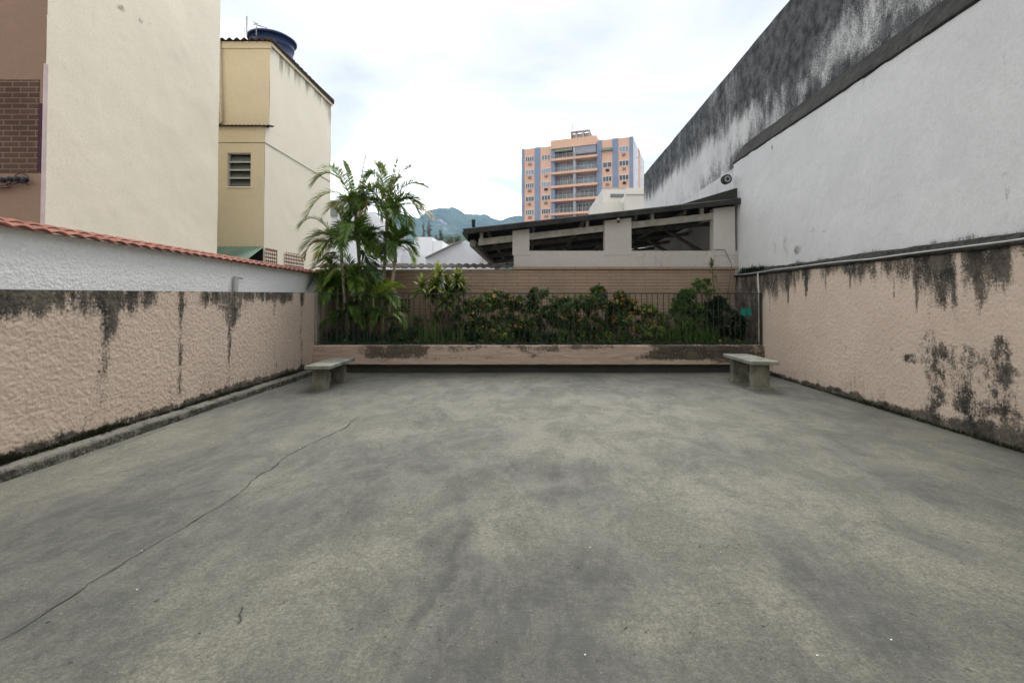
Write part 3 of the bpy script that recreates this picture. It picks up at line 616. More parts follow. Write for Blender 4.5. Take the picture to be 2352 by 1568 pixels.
b = MB(); b.box(-13, HX-0.005, Ya-0.005, Ya+0.008, -0.05, 12); b.build('front_wall', M['salmon'], h1)
zb0, zb1 = zat(397, Ya), zat(184, Ya)
b = MB(); b.box(-13, HX-0.07, Ya-0.012, Ya-0.006, zb0, zb1); b.build('brick_panel', M['brickdark'], h1)
M['purple'] = plain('purple_paint', (0.06, 0.02, 0.05), 0.3, 0.8)
b = MB(); b.box(HX-0.060, HX-0.030, Ya-0.0145, Ya-0.006, zb0+0.001, zb1-.3); b.build('purple_strip', M['purple'], h1)
M['trim'] = plain('pinkish_trim', (0.55, 0.45, 0.44), 0.15, 0.8)
b = MB(); b.box(HX-0.019, HX+0.006, Ya-0.014, Ya+0.02, zb0-0.9, zb1+0.2); b.build('corner_trim', M['trim'], h1)
cbl = thing('cable_rack', 'black knotted cables and insulators strung on a bracket below the brick panel', 'cables', tuple(at(20, 415, Ya-0.05)))
b = MB()
for k in range(7): c_ = at(-45+k*17, 413+2*math.sin(k), Ya-0.07); b.lathe(c_-Vector((0, .03, 0)), [(0.012, 0), (0.034, .01), (0.018, .03), (0.034, .05), (0.012, .06)], 12, 'y')
b.build('insulators', M['black'], cbl)
b = MB()
for j in range(4):
    b.tube([at(-80+i*12, 412+j*3+6*math.sin(i*1.1+j*2.1), Ya-0.05-0.01*j) for i in range(13)], 0.006, 6)
b.tube([at(30+i*6, 408-8*math.sin(i*.6)-i*.8, Ya-0.03) for i in range(7)], 0.005, 6)
b.build('cables', M['black'], cbl)
b = MB(); p_, q_ = at(-90, 432, Ya), at(28, 428, Ya); b.box(p_.x, q_.x, Ya-0.06, Ya-0.005, p_.z, p_.z+0.03); b.build('bracket', M['salmon'], cbl)

h2 = thing('narrow_house', 'narrow cream house with tan front and a louvred window, beside the palms', 'building', (-7.5, 12.5, 0))
YL, YU, YE2 = 10.91, 11.09, 14.55; zs = zat(291, YL); ztp = 7.36; X0 = -10.5
wx0, wx1, wz0, wz1 = xat(522, YL, 390), xat(576, YL, 390), zat(429, YL), zat(351, YL)
b = MB()
b.box(X0, wx0, YL, YL+0.15, -0.05, zs); b.box(wx1, HX-0.004, YL, YL+0.15, -0.05, zs); b.box(wx0+.001, wx1-.001, YL+.001, YL+0.149, -0.05, wz0); b.box(wx0+.001, wx1-.001, YL+.001, YL+.149, wz1, zs-.001)
b.build('lower_front', M['tan'], h2)
b = MB(); b.box(X0, HX-0.01, YL+0.2, YE2, -0.05, zs-.02); b.box(X0, HX-0.01, YU+0.01, YE2, zs-.019, ztp); b.build('body', M['cream'], h2)
surf('upper_front', M['tan'], h2, lambda a, b: (a+X0, YU+a*0, b+zs), HX-X0-.004, ztp-zs, 200, 90, lambda a, b: mx_(.5*(1-sst(0, .25, ztp-zs-b+(fbm(a*4, b, 3, 230)-.5)*.3)), .5*(1-sst(0, .12, b+(fbm(a*5, b, 3, 231)-.5)*.1)), .75*np.exp(-((a+X0-xat(503, YU, 200))/.06)**2)*(0.5+fbm(a*3, b*2, 3, 233)-.3)))
def s2(a, b):
    Y = a+YL; z = b; d = ztp-z
    s = .06+mx_(.85*(1-sst(0, .10, d+(fbm(Y*7, z*0, 3, 235)-.5)*.1)), .62*(1-sst(.1, .8, d*(.7+1.0*fbm(Y*7, z*0, 4, 236))))*sst(.45, .62, fbm(Y*5, z*.3, 3, 238)), .45*sst(13.9, 14.4, Y)*(1-sst(.3, 1.2, d)))
    return s
surf('side_wall', M['cream'], h2, lambda a, b: (HX+(fbm(a*1.2, b*1.2, 3, 240)-.5)*.02, a+YL+np.where(b+1.2 > zs, .18*(1-a/(YE2-YL)), 0), b+1.2), YE2-YL, ztp-1.2, 130, 220, lambda a, b: s2(a, b+1.2))
b = MB(); zg = zat(328, YL); b.box(wx0-1.5, HX+.012, YL-.006, YL+.001, zg-.008, zg+.008); b.box(HX+.008, HX+.014, YL, YE2, zg-.008, zg+.008); b.build('groove_line', M['darkwood'], h2)
b = MB(); b.box(X0, HX+.03, YU-.025, YU-.001, ztp-.16, ztp); b.box(HX+.014, HX+.04, YU, YE2+.02, ztp-.10, ztp-.02); b.build('parapet_band', M['tan'], h2, bevel=.004)
b = MB(); wave(b, (X0, YU-.10, ztp+.01), (1, 0, 0), (0, 1, .03), HX+.07-X0, YE2-YU+.15, .17, .028, 1, .014, False); b.build('roof', M['oldtile'], h2)
b = MB(); b.box(HX-.03, HX+.06, YU-.12, YE2+.08, ztp-.015, ztp+.035)
for k in range(16): yy = YU-.1+k*.225; b.hexa([(HX-.05, yy, ztp+.03), (HX+.075, yy, ztp+.03), (HX+.075, yy+.24, ztp+.036), (HX-.05, yy+.24, ztp+.036), (HX-.05, yy, ztp+.05), (HX+.075, yy, ztp+.05), (HX+.075, yy+.24, ztp+.085), (HX-.05, yy+.24, ztp+.085)])
b.build('verge_tiles', M['oldtile'], h2)
b = MB(); wave(b, (X0, YL-.09, zs-.01), (1, 0, 0), (0, 1, .25), HX+.12-X0, .28, .09, .012, 1, .012, False); b.build('flashing', M['oldtile'], h2)
# louvred window
wi = MB(); fr = .022
wi.box(wx0, wx0+fr, YL+.03, YL+.08, wz0, wz1); wi.box(wx1-fr, wx1, YL+.03, YL+.08, wz0, wz1); wi.box(wx0+fr, wx1-fr, YL+.03, YL+.08, wz0, wz0+fr); wi.box(wx0+fr, wx1-fr, YL+.03, YL+.08, wz1-fr, wz1)
hh = (wz1-wz0-2*fr)/4
for k in range(1, 4): zz = wz0+fr+k*hh; wi.box(wx0+fr, wx1-fr, YL+.02, YL+.06, zz-.016, zz+.016)
wf = wi.build('window', M['alu'], h2)
for k in range(4):
    z0 = wz0+fr+k*hh; g = MB(); g.obox((wx0+fr, YL+.06, z0+.02), Vector((1, 0, 0)), Vector((0, .5, .86)).normalized(), Vector((0, -.86, .5)).normalized(), 0, wx1-wx0-2*fr, 0, hh*.85, 0, .005); g.build('louvre', M['louver'], wf)
g = MB(); g.box(wx0, wx1, YL+.14, YL+.155, wz0, wz1); g.build('dark_interior', M['black'], wf)
b = MB(); b.box(wx0-.02, wx1+.02, YL-.02, YL+.02, wz0-.022, wz0-.001); b.build('sill', M['cream'], wf)
# awning
az1, az0 = zat(567, YL), zat(600, 10.2)
aw = MB(); wave(aw, (X0, YL-.02, az1), (1, 0, 0), (0, -.88, -.47), HX-X0+.02, .74, .08, .008, 1, .006, False)
a_o = aw.build('awning', M['awning'], h2)
b = MB(); b.tube([(HX-.03, YL, az0+.0), (HX-.03, YL-.6, az0+.03)], .015, 6); b.tube([(HX-.03, YL-.05, az0-.2), (HX-.03, YL-.5, az0+.02)], .012, 6); b.build('bracket', M['black'], a_o)
b = MB(); b.box(X0, HX-.01, YL-.012, YL-.002, 1.0, az1-.04); b.build('dark_sheet', M['black'], h2)  # flat black sheet just proud of the front wall, below the awning
# pierced vents
def vent(px0, px1, pyt, pyb, seed):
    y0, y1 = 6*FP/(1215-px0), 6*FP/(1215-px1); ym = (y0+y1)/2; z1 = EYE+(690-pyt)/FP*y0; z0 = EYE+(690-pyb)/FP*y0
    v = MB(); v.box(HX+.013, HX+.020, y0, y1, z0, z1); vo = v.build('vent_block', M['rust'], h2)
    l = MB(); n = 6
    for i in range(int((y1-y0)/.085)+1):
        for j in range(int((z1-z0)/.085)+1):
            cy, cz = y0+i*.085, z0+j*.085; r_ = .036
            l.face([(HX+.024, cy-r_, cz), (HX+.024, cy, cz-r_), (HX+.024, cy+r_, cz), (HX+.024, cy, cz+r_)]) if (y0 <= cy <= y1) else None
    l.build('lattice', M['cream'], vo)
M['rust'] = plain('terracotta_block', (0.20, 0.10, 0.075), .4, .9)
vent(607, 634, 569, 603, 1); vent(653, 696, 578, 613, 2)
# down pipe
dp = MB(); dp.tube([at(505, 94, YU-.05), at(507, 180, YU-.05), at(512, 278, YU-.05), at(510, 284, YU-.05), at(503, 284, YU-.05)], .028, 8)
tag(dp.build('drain_pipe', M['oldpipe'], None, True), 'cream drain pipe down the tan upper front of the narrow house', 'pipe')
# water tank
tkc = Vector((-6.60, 12.30, ztp+.05))
tk = thing('water_tank', 'round dark blue plastic water tank on the narrow house roof', 'water tank', tuple(tkc))
b = MB(); prof = [(.43, 0), (.45, .02), (.47, .18), (.485, .20), (.485, .22), (.475, .235), (.50, .40), (.515, .42), (.515, .44), (.505, .455), (.52, .585)]
b.lathe(tkc, prof, 48); b.build('shell', M['blue'], tk, True)
b = MB(); b.lathe(tkc, [(.52, .575), (.565, .585), (.575, .60), (.575, .635), (.55, .645), (.35, .69), (.1, .71)], 48); b.build('lid', M['blue'], tk, True)
b = MB(); p_ = at(585, 60, 11.6); b.tube([at(589, 82, 11.7), at(589, 62, 11.7)], .014, 6); b.tube([at(583, 50, 11.7), at(590, 58, 11.7), at(600, 61, 11.7), at(613, 64, 11.9)], .012, 6); b.tube([at(583, 57, 11.7), at(592, 54, 11.7)], .01, 6); b.build('inlet_pipe', M['grey'], tk)
b = MB(); b.tube([at(567, 84, 11.4), at(567, 38, 11.4)], .012, 6); b.tube([at(561, 84, 11.4), at(561, 64, 11.4)], .006, 6)
tag(b.build('antenna_pole', M['grey']), 'thin antenna pole on the roof left of the blue tank', 'antenna')
b = MB(); b.tube([at(499, 76, 11.2), at(508, 80, 11.3), at(522, 83, 11.5)], .005, 5); b.tube([at(499, 69, 11.2), at(518, 76, 11.4), at(560, 84, 11.8)], .004, 5); b.tube([at(480, 66, 11.1), at(499, 76, 11.2)], .005, 5)
tag(b.build('cable', M['grey']), 'thin loose cables reaching the roof corner of the narrow house', 'cable')

# ================================================ SHED BEHIND THE BACK WALL
sh = thing('shed', 'open white shed with sloping corrugated roof behind the tan wall', 'shed', (1.5, 10.8, 0))
YS = 10.66
def bx(b, px0, px1, py0, py1, Y0, Y1, Yref=None):
    Yr = Yref or Y0; b.box(xat(px0, Yr), xat(px1, Yr), Y0, Y1, zat(py1, Yr), zat(py0, Yr))
def shst(a, b): return .08+.30*sst(.35, .47, b)*sst(2.3, 2.6, a)*(.4+.9*fbm(a*5, b*.3, 3, 250))+.15*(fbm(a*2, b*2, 3, 252)-.5)
xs0, xs1 = xat(1180, YS), XT-.01; zsl = zat(576, YS); zbot = 1.5
b = MB(); b.box(xs0, xs1, YS+.005, YS+.15, zbot, zsl); so_ = b.build('sill_wall', M['shed'], sh)
surf('sill_wall_face', M['shed'], so_, lambda a, b: (a+xs0, YS+(fbm(a*4, b*4, 3, 255)-.5)*.006, b+zbot), xs1-xs0, zsl-zbot, 200, 40, shst)
def zr(X): return 2.90+(X+1.42)*0.1115
for p0, p1 in ((1177, 1216), (1389, 1451), (1640, 1690)):
    x0, x1 = xat(p0, YS), min(xat(p1, YS), XT-.012); b = MB()
    zt0, zt1 = zr(x0)-.05, zr(x1)-.05; e = .008
    b.hexa([(x0, YS-e, zsl-.10), (x1, YS-e, zsl-.10), (x1, YS+.22, zsl-.10), (x0, YS+.22, zsl-.10), (x0, YS-e, zt0-.06), (x1, YS-e, zt1-.06), (x1, YS+.22, zt1-.06), (x0, YS+.22, zt0-.06)])
    b.build('pillar', M['shed'], sh, bevel=.004)
def slope_beam(b, x0, x1, off0, off1, y0, y1):
    b.hexa([(x0, y0, zr(x0)-off1), (x1, y0, zr(x1)-off1), (x1, y1, zr(x1)-off1), (x0, y1, zr(x0)-off1), (x0, y0, zr(x0)-off0), (x1, y0, zr(x1)-off0), (x1, y1, zr(x1)-off0), (x0, y1, zr(x0)-off0)])
b = MB(); slope_beam(b, xat(1098, YS), 4.45, .20, .345, YS+.03, YS+.12); b.build('front_beam', M['shedwood'], sh, bevel=.004)
for px in (1105, 1350, 1500, 1615):
    X = xat(px, YS); b = MB(); slope_beam(b, X-.035, X+.035, .03, .25, YS+.02, YS+.13); b.build('strut', M['shedwood'], sh)
XE = -1.44
for k, yy in enumerate((12.6, 14.6, 16.6, 18.6)):
    b = MB(); slope_beam(b, XE+.15, XU-.02, .16, .26, yy, yy+.08)
    b.tube([(1.1, yy+.04, 2.1), (2.3, yy+.04, zr(2.3)-.26)], .05, 4); b.tube([(1.1, yy+.04, 1.4), (1.1, yy+.04, 2.12)], .05, 4)
    b.tube([(4.6, yy+.04, 2.6), (3.6, yy+.04, zr(3.6)-.26)], .05, 4)
    b.build('rafter', M['darkwood'], sh)
for X in (-.9, .1, 1.2, 2.4, 3.5):
    b = MB(); b.box(X-.03, X+.03, YS+.14, 20, zr(X)-.14, zr(X)-.06); b.build('purlin', M['darkwood'], sh)
b = MB(); wave(b, (XE, YS-.16, zr(XE)), (0, 1, 0), (1, 0, .1115), 9.6, XU-.01-XE, .18, .024, 1, .02, False, 0, 6); b.build('roof', M['roof'], sh)
b = MB(); slope_beam(b, XE+.02, XU-.02, -.005, .09, YS-.17, YS-.12); b.build('verge_board', M['roof'], sh)
b = MB(); b.hexa([(XE, YS-.16, zr(XE)-.10), (XE+.10, YS-.16, zr(XE)-.22), (XE+.10, 20.2, zr(XE)-.22), (XE, 20.2, zr(XE)-.10), (XE-.02, YS-.16, zr(XE)-.03), (XE+.12, YS-.16, zr(XE)-.03), (XE+.12, 20.2, zr(XE)-.03), (XE-.02, 20.2, zr(XE)-.03)]); b.build('gutter', M['roof'], sh)
b = MB(); b.hexa([(XE+.12, YS+.1, zr(XE)-.32), (XE+.24, YS+.1, zr(XE)-.32), (XE+.24, 20.2, zr(XE)-.32), (XE+.12, 20.2, zr(XE)-.32), (XE+.12, YS+.1, zr(XE)-.18), (XE+.24, YS+.1, zr(XE)-.18), (XE+.24, 20.2, zr(XE)-.18), (XE+.12, 20.2, zr(XE)-.18)]); b.build('eaves_beam', M['shedwood'], sh)
b = MB(); b.box(XE+.4, XU-.02, 20.0, 20.15, -.05, 2.0); b.build('rear_wall', M['shed'], sh)
b = MB(); b.hexa([(2.9, YS+.0, zr(2.9)+.03), (XU-.03, YS+.0, zr(XU)+.03), (XU-.03, 13.5, zr(XU)+.03), (4.2, 13.5, zr(4.2)+.03), (3.3, YS+.02, zr(3.3)+.05), (XU-.03, YS+.02, zr(XU)+.33), (XU-.03, 13.5, zr(XU)+.25), (4.3, 13.5, zr(4.3)+.04)]); b.build('flashing', M['ledge'], sh)
# things on the shed
rl = thing('rolled_sheet', 'rolled up grey sheet lying on the shed roof against the white wall', 'roll', tuple(at(1671, 412, YS+.1)))
c0 = at(1671, 411, YS); b = MB(); b.tube([c0, c0+Vector((0, .14, .01))], .105, 20); b.build('outer_roll', M['roof'], rl, bevel=.01)
b = MB(); b.tube([c0+Vector((0, -.006, 0)), c0+Vector((0, .05, 0))], .072, 20); b.build('inner_ring', M['grey'], rl)
b = MB(); b.tube([c0+Vector((0, -.012, 0)), c0+Vector((0, .03, 0))], .035, 16); b.build('core', M['black'], rl)
fl = thing('floodlight', 'small dark floodlight on a thin stalk at the low end of the shed roof', 'lamp', tuple(at(1091, 527, YS)))
b = MB(); p_ = at(1088, 513, YS+.05); b.hexa([p_+Vector(q) for q in ((-.04, 0, -.08), (.03, 0, -.08), (.03, .06, -.08), (-.04, .06, -.08), (-.05, 0, .09), (.035, 0, .09), (.035, .06, .09), (-.05, .06, .09))]); b.build('housing', M['black'], fl, bevel=.008)
b = MB(); b.tube([p_+Vector((0, .03, -.07)), at(1091, 529, YS+.08)], .012, 6); b.build('stalk', M['black'], fl)
bl = thing('bulb_holder', 'small light bulb in a black holder on the middle shed pillar', 'lamp', tuple(at(1420, 508, YS)))
p_ = at(1420, 505, YS-.06); b = MB(); b.lathe(p_-Vector((0, 0, .01)), [(.012, -.01), (.03, 0), (.034, .02), (.028, .045), (.01, .055)], 16); b.build('bulb', M['frame'], bl, True)
b = MB(); b.lathe(p_-Vector((0, 0, .065)), [(.018, 0), (.026, .01), (.026, .05), (.02, .058)], 14); b.tube([p_-Vector((0, 0, .04)), p_+Vector((0, .055, -.03))], .01, 6); b.build('holder', M['black'], bl)
b = MB(); P = [at(1640, 573, YS-.02), at(1664, 573, YS-.02), at(1667, 578, YS-.02), at(1668, 612, YS-.02), at(1668.5, 690, YB-.02)]; P[3].y = YB-.05; P[4].y = YB-.05; b.tube(P, .008, 6)
tag(b.build('cable', M['darkwood'], None, True), 'thin brown cable bending over the corner of the shed and down the tan wall', 'cable')

# ================================================ BENCHES
def bench(x0, y0, x1, y1, label, plinth, h=.448):
    """slab between near edge y0 and far edge y1"""
    t_ = thing('concrete_bench', label, 'bench', ((x0+x1)/2, (y0+y1)/2, 0), 'concrete benches')
    W = x1-x0; L = y1-y0
    b = MB(); b.box(x0, x1, y0, y1, h-.056, h); b.build('seat', M['benchtop'], t_, bevel=.01)
    for k, yc in enumerate((y0+.11, y1-.25)):
        b = MB(); b.box(x0+.07, x1-.10, yc, yc+.13, -.012, h-.058); lg = b.build('leg', M['bench'], t_, bevel=.006)
        if plinth: p = MB(); p.box(x0+.035, x1-.085, yc-.02, yc+.15, -.01, .035); p.build('plinth', M['bench'], lg, bevel=.012)
    return t_
def slabY(py, h=.448): return (EYE-h)*FP/(py-690)
yn, yf = slabY(829.5), slabY(811.5)
bench(xat(1725, yn), yn, xat(1790, yn), yf, 'pale concrete bench with footed legs by the right pink wall', True)
yn, yf = slabY(839.5, .385), slabY(820.5, .385)
bench(xat(700, yn), yn, xat(759, yn), yf+.0, 'grey concrete bench by the left pink wall near the fence', False, .385)
bench(1.925, .75, 2.375, 1.90, 'concrete bench whose corner just enters at the right picture edge', True)

# ================================================ UNSEEN BLOCK ADDED BEHIND THE CAMERA TO SHADE THE FRONTS
ab = thing('shade_block', 'unseen block added behind the viewpoint to shade the surfaces facing it', 'building', (0, -3, 0))
b = MB(); b.box(-9, 9.5, -14, -2.6, -.05, 9); b.build('wall', M['cream'], ab)
for k in range(0, 2):
    for X in (-6, -2.5, 1, 4.5):
        g = MB(); g.box(X, X+1.4, -2.6, -2.56, 3.4+k*2.9, 4.6+k*2.9); w_ = g.build('window', M['frame'], ab); g = MB(); g.box(X+.07, X+1.33, -2.56, -2.55, 3.47+k*2.9, 4.53+k*2.9); g.build('pane', M['glass'], w_)
g = MB(); g.box(-1, 1.6, -2.6, -2.55, 0, 2.2); g.build('door', M['darkwood'], ab)
# ================================================ TOWER AND FAR HOUSES
TL, TR = Vector((-1.56, 108.6, 0)), Vector((21.8, 100, 0)); TU = (TR-TL).normalized(); TN = Vector((TU.y, -TU.x, 0)); TZ = Vector((0, 0, 1)); TW = (TR-TL).length
if TN.y > 0: TN = -TN
def ds(zx):
    k = ((1950+zx*.2232)*.6125-1215)/FP
    return (k*TL.y-TL.x)/((TR.x-TL.x)-k*(TR.y-TL.y))*TW
tw = thing('apartment_tower', 'tall orange and blue apartment tower with balconies in the distance', 'building', tuple(TL))
def tb(b, zx0, zx1, o0, o1, z0, z1): return b.obox(TL, TU, TN, TZ, ds(zx0), ds(zx1), o0, o1, z0, z1)
ZW = 35.4
b = MB(); b.obox(TL, TU, TN, TZ, 0.02, TW-.02, -18, -1.6, -.05, ZW-.3); tb(b, 35, 545, -1.61, 0, -.05, ZW-.02); tb(b, 1315, 1915, -1.61, 0, -.05, ZW-.02); b.build('side_wall', M['fwhite'], tw)
for a_, c_ in ((75, 252), (342, 532), (1385, 1565), (1660, 1852)):
    b = MB(); tb(b, a_, c_, .0, .10, -.05, ZW); b.build('orange_panel', M['orange'], tw)
for a_, c_ in ((35, 75), (252, 342), (1322, 1385), (1565, 1660), (1852, 1915)):
    b = MB(); tb(b, a_, c_, .0, .22, -.05, ZW+.05); b.build('blue_pilaster', M['tblue'], tw)
b = MB(); tb(b, 545, 1315, -1.6, -1.5, -.05, 34.6); b.build('recess_wall', M['tgrey'], tw)
for a_, c_ in ((533, 590), (905, 945), (1300, 1321)):
    b = MB(); tb(b, a_, c_, -1.5, .30 if a_ != 905 else .45, -.05, 34.6); b.build('fin_wall', M['tblue'] if a_ != 905 else M['tgrey'], tw)
b = MB(); tb(b, 533, 1300, -3.0, .60, 34.6, 36.45); b.build('parapet', M['orange'], tw)
b = MB(); tb(b, 800, 1130, -7, -3.6, 36.0, 38.7)
for q in (796, 876, 890, 996, 1010, 1108): tb(b, q, q+14, -3.59, -3.0, 36.46, 38.9)
for q in (796, 890, 1010): tb(b, q-4, q+112, -3.6, -2.9, 38.91, 39.2)
b.build('plant_room', M['concrete'], tw)
for k in range(10):
    z = 32.4-2.99*k; b = MB(); tb(b, 533, 1318, -1.5, .75, z-.5, z); b.build('balcony_slab', M['orange'], tw)
    b = MB()
    for q in range(28): tb(b, 600+q*25, 603+q*25, .66, .70, z+.002, z+.85)
    tb(b, 595, 1300, .65, .71, z+.86, z+.90); b.build('balcony_rail', M['alu'], tw)
def twin(zx0, zx1, z0, z1, off, n, pane=None, bars=True):
    b = MB(); d0, d1 = ds(zx0), ds(zx1); f = .07; O = lambda a, c, e, g: b.obox(TL, TU, TN, TZ, a, c, off+.01, off+.09, e, g)
    O(d0, d1, z0, z0+f); O(d0, d1, z1-f, z1)
    for i in range(n+1): x = d0+(d1-d0-f)*i/n; O(x, x+f, z0+f, z1-f)
    wo_ = b.build('window', M['frame'], tw)
    g = MB(); g.obox(TL, TU, TN, TZ, d0+.02, d1-.02, off+.005, off+.03, z0+.02, z1-.02); g.build('pane', pane or M['glass'], wo_)
M['glassb'] = plain('blue_tinted_glass', (0.22, 0.28, 0.33), .2, .25, .8, bump=0, spec=.5)
M['glassg'] = plain('curtained_glass', (0.16, 0.18, 0.17), .35, .25, .8, bump=0, spec=.5)
cols_ = [(95, 240, .0), (365, 515, .0), (1400, 1552, .0), (1675, 1840, .0)]
for ci, (a_, c_, _) in enumerate(cols_):
    for k in range(9):
        zt_ = 33.6-2.99*k
        if ci == 2 and k == 0:
            b = MB(); tb(b, 1385, 1565, .11, .7, 33.0, 33.55); b.build('blind', M['bgreen'], tw); continue
        pane = random.choice([M['glass'], M['glassg'], M['glassb'], M['glass']])
        if ci < 2 and k == 1: pane = M['glassb']
        twin(a_, c_, zt_-1.15, zt_, .10, random.choice([2, 3, 3, 4]), pane)
        if not (ci == 1 and k == 0):
            b = MB(); m_ = (a_+c_)/2+random.uniform(-6, 6); tb(b, m_-26, m_+26, .10, .40, zt_-1.95, zt_-1.50); b.build('air_conditioner', M['ac'] if random.random() < .8 else M['black'], tw)
for k in range(10):
    z = 32.4-2.99*k
    for a_, c_ in ((605, 890), (955, 1290)):
        if k == 0 and a_ == 955: continue
        segs = random.choice([4, 5, 6])
        twin(a_+random.choice([0, 10, 30]), c_-random.choice([0, 8, 40]), z+.05, z+2.05, -1.5, segs, random.choice([M['glass'], M['glassg'], M['glassb']]) if k != 1 else M['glassb'])
b = MB(); tb(b, 950, 1290, .3, .42, 32.95, 34.58); b.build('blind', M['blind'], tw)
b = MB(); tb(b, 598, 888, .3, .40, 33.95, 34.58); b.build('blind', M['bgreen'], tw)
b = MB()
for zx, zt_ in ((812, 41), (1130, 39.5), (1340, 37.6)): p_ = TL+TU*ds(zx)-TN*4; b.tube([(p_.x, p_.y, 34), (p_.x, p_.y, zt_)], .07, 5)
b.build('antenna', M['grey'], tw)

TS = -TN
for k in range(8):
    for q in (4.0, 12.5):
        z = 32.5-2.99*k; b = MB(); b.obox(TR, TS, TU, TZ, q, q+1.3, -.02, .05, z, z+1.1); w_ = b.build('window', M['frame'], tw); g = MB(); g.obox(TR, TS, TU, TZ, q+.1, q+1.2, .051, .06, z+.1, z+1.0); g.build('pane', M['glass'], w_)
b = MB(); b.obox(TR, TS, TU, TZ, 7.5, 9.6, -.02, .12, 0, ZW-.3); b.build('orange_panel', M['orange'], tw)
def pb(b, px0, px1, pyt, Y, dep, zb=-.05):
    b.box(xat(px0, Y), xat(px1, Y), Y, Y+dep, zb, zat(pyt, Y)); return b
fb = thing('cream_block', 'cream concrete building with a long dark window slot, in front of the tower', 'building', (10, 56, 0))
pb(MB(), 1386, 1500, 432, 58, 14).build('rear_block', M['fcream'], fb); pb(MB(), 1376, 1437, 465.5, 55, 2.9).build('front_block', M['fcream'], fb); pb(MB(), 1437.5, 1500, 447, 54, 3.9).build('side_block', M['fcream'], fb)
b = MB(); b.box(xat(1403, 58), xat(1434, 58), 57.9, 57.99, zat(453.5, 58), zat(446, 58)); b.build('window', M['glass'], fb)
b = MB(); b.box(xat(1386, 58), xat(1438, 58), 57.93, 57.99, zat(433, 58), zat(431, 58)); b.box(xat(1437, 54), xat(1500, 54), 53.9, 53.99, zat(448, 54), zat(446, 54)); b.build('cornice', M['concrete'], fb)

f1 = thing('stepped_white_house', 'white stepped building beyond the wall between palms and shed', 'building', (-9, 45, 0))
pb(MB(), 893, 1075, 585, 44.0, 11).build('lower_block', M['fwhite'], f1)
pb(MB(), 951, 992.5, 544.5, 44.6, 8).build('tower_block', M['fwhite'], f1); pb(MB(), 992.6, 1015, 553, 44.7, 8).build('side_block', M['fwhite'], f1); pb(MB(), 925, 950.9, 562, 44.7, 8).build('side_block', M['fwhite'], f1)
for q in ((917, 934), (942, 953), (963, 971), (982, 990)):
    b = MB(); b.box(xat(q[0], 44), xat(q[1], 44), 43.93, 43.99, zat(616, 44), zat(605, 44)); b.build('window', M['glassg'], f1)
b = MB(); b.box(xat(903, 43.8), xat(909, 43.8), 43.8, 43.98, 0, zat(588, 44)); b.build('downpipe', M['darkwood'], f1)
f2 = thing('gabled_hall', 'light grey hall with peaked roof seen just left of the shed', 'building', (-5, 32, 0))
b = MB(); Y = 32; pts = [(978, 594), (1032, 568), (1060, 556), (1068, 552), (1080, 556), (1110, 585), (1140, 618), (1140, 720), (978, 720)]
P = [(xat(x, Y), zat(y, Y)) for x, y in pts]; b.prism(P, Y, Y+9); b.build('gable_wall', M['froof'], f2)
b = MB()
for (x0, z0), (x1, z1) in zip(P[0:2], P[1:3]): b.hexa([(x0, Y-.3, z0), (x1, Y-.3, z1), (x1, Y+9, z1), (x0, Y+9, z0), (x0, Y-.3, z0+.08), (x1, Y-.3, z1+.08), (x1, Y+9, z1+.08), (x0, Y+9, z0+.08)])
b.build('roof_edge', M['darkwood'], f2)
b = MB(); b.box(xat(1106, 31), xat(1111, 31), 31, 31.98, 0, zat(575, 31)); b.build('downpipe', M['concrete'], f2)
f3 = thing('white_house', 'white house with pinkish window half hidden behind the palm leaves', 'building', (-9, 22, 0))
pb(MB(), 700, 797, 459, 22, 6).build('wall', M['fwhite'], f3)
b = MB(); b.box(xat(757, 22), xat(774, 22), 21.9, 21.99, zat(497, 22), zat(466, 22)); b.build('window', M['glassg'], f3)
f4 = thing('white_gable_house', 'small distant white gabled house behind the tall palms', 'building', (-22, 70, 0))
Y = 70; b = MB(); b.prism([(xat(x, Y), zat(y, Y)) for x, y in ((812, 512), (842, 492), (852, 487), (884, 508), (884, 700), (812, 700))], Y, Y+12); b.build('wall', M['fwhite'], f4)
b = MB(); b.box(xat(836, Y), xat(846, Y), Y-.1, Y-.01, zat(530, Y), zat(516, Y)); b.build('window', M['glass'], f4)
f5 = thing('white_low_house', 'low white building glimpsed under the palm crowns', 'building', (-12, 38, 0))
pb(MB(), 800, 892.5, 560, 40, 8).build('wall', M['fwhite'], f5); b = MB(); b.box(xat(795, 39.5), xat(893, 39.5), 39.5, 48, zat(560, 40), zat(556, 40)); b.build('roof', M['froof'], f5)
f6 = thing('brown_roof_house', 'small house with brown roof below the far trees', 'building', (-14, 90, 0))
Y = 90; pb(MB(), 1008, 1045, 566, Y, 6).build('wall', M['concrete'], f6); b = MB(); b.box(xat(1005, Y), xat(1047, Y), Y-.5, Y+6.5, zat(566, Y), zat(560, Y)); b.build('roof', M['ac'], f6)

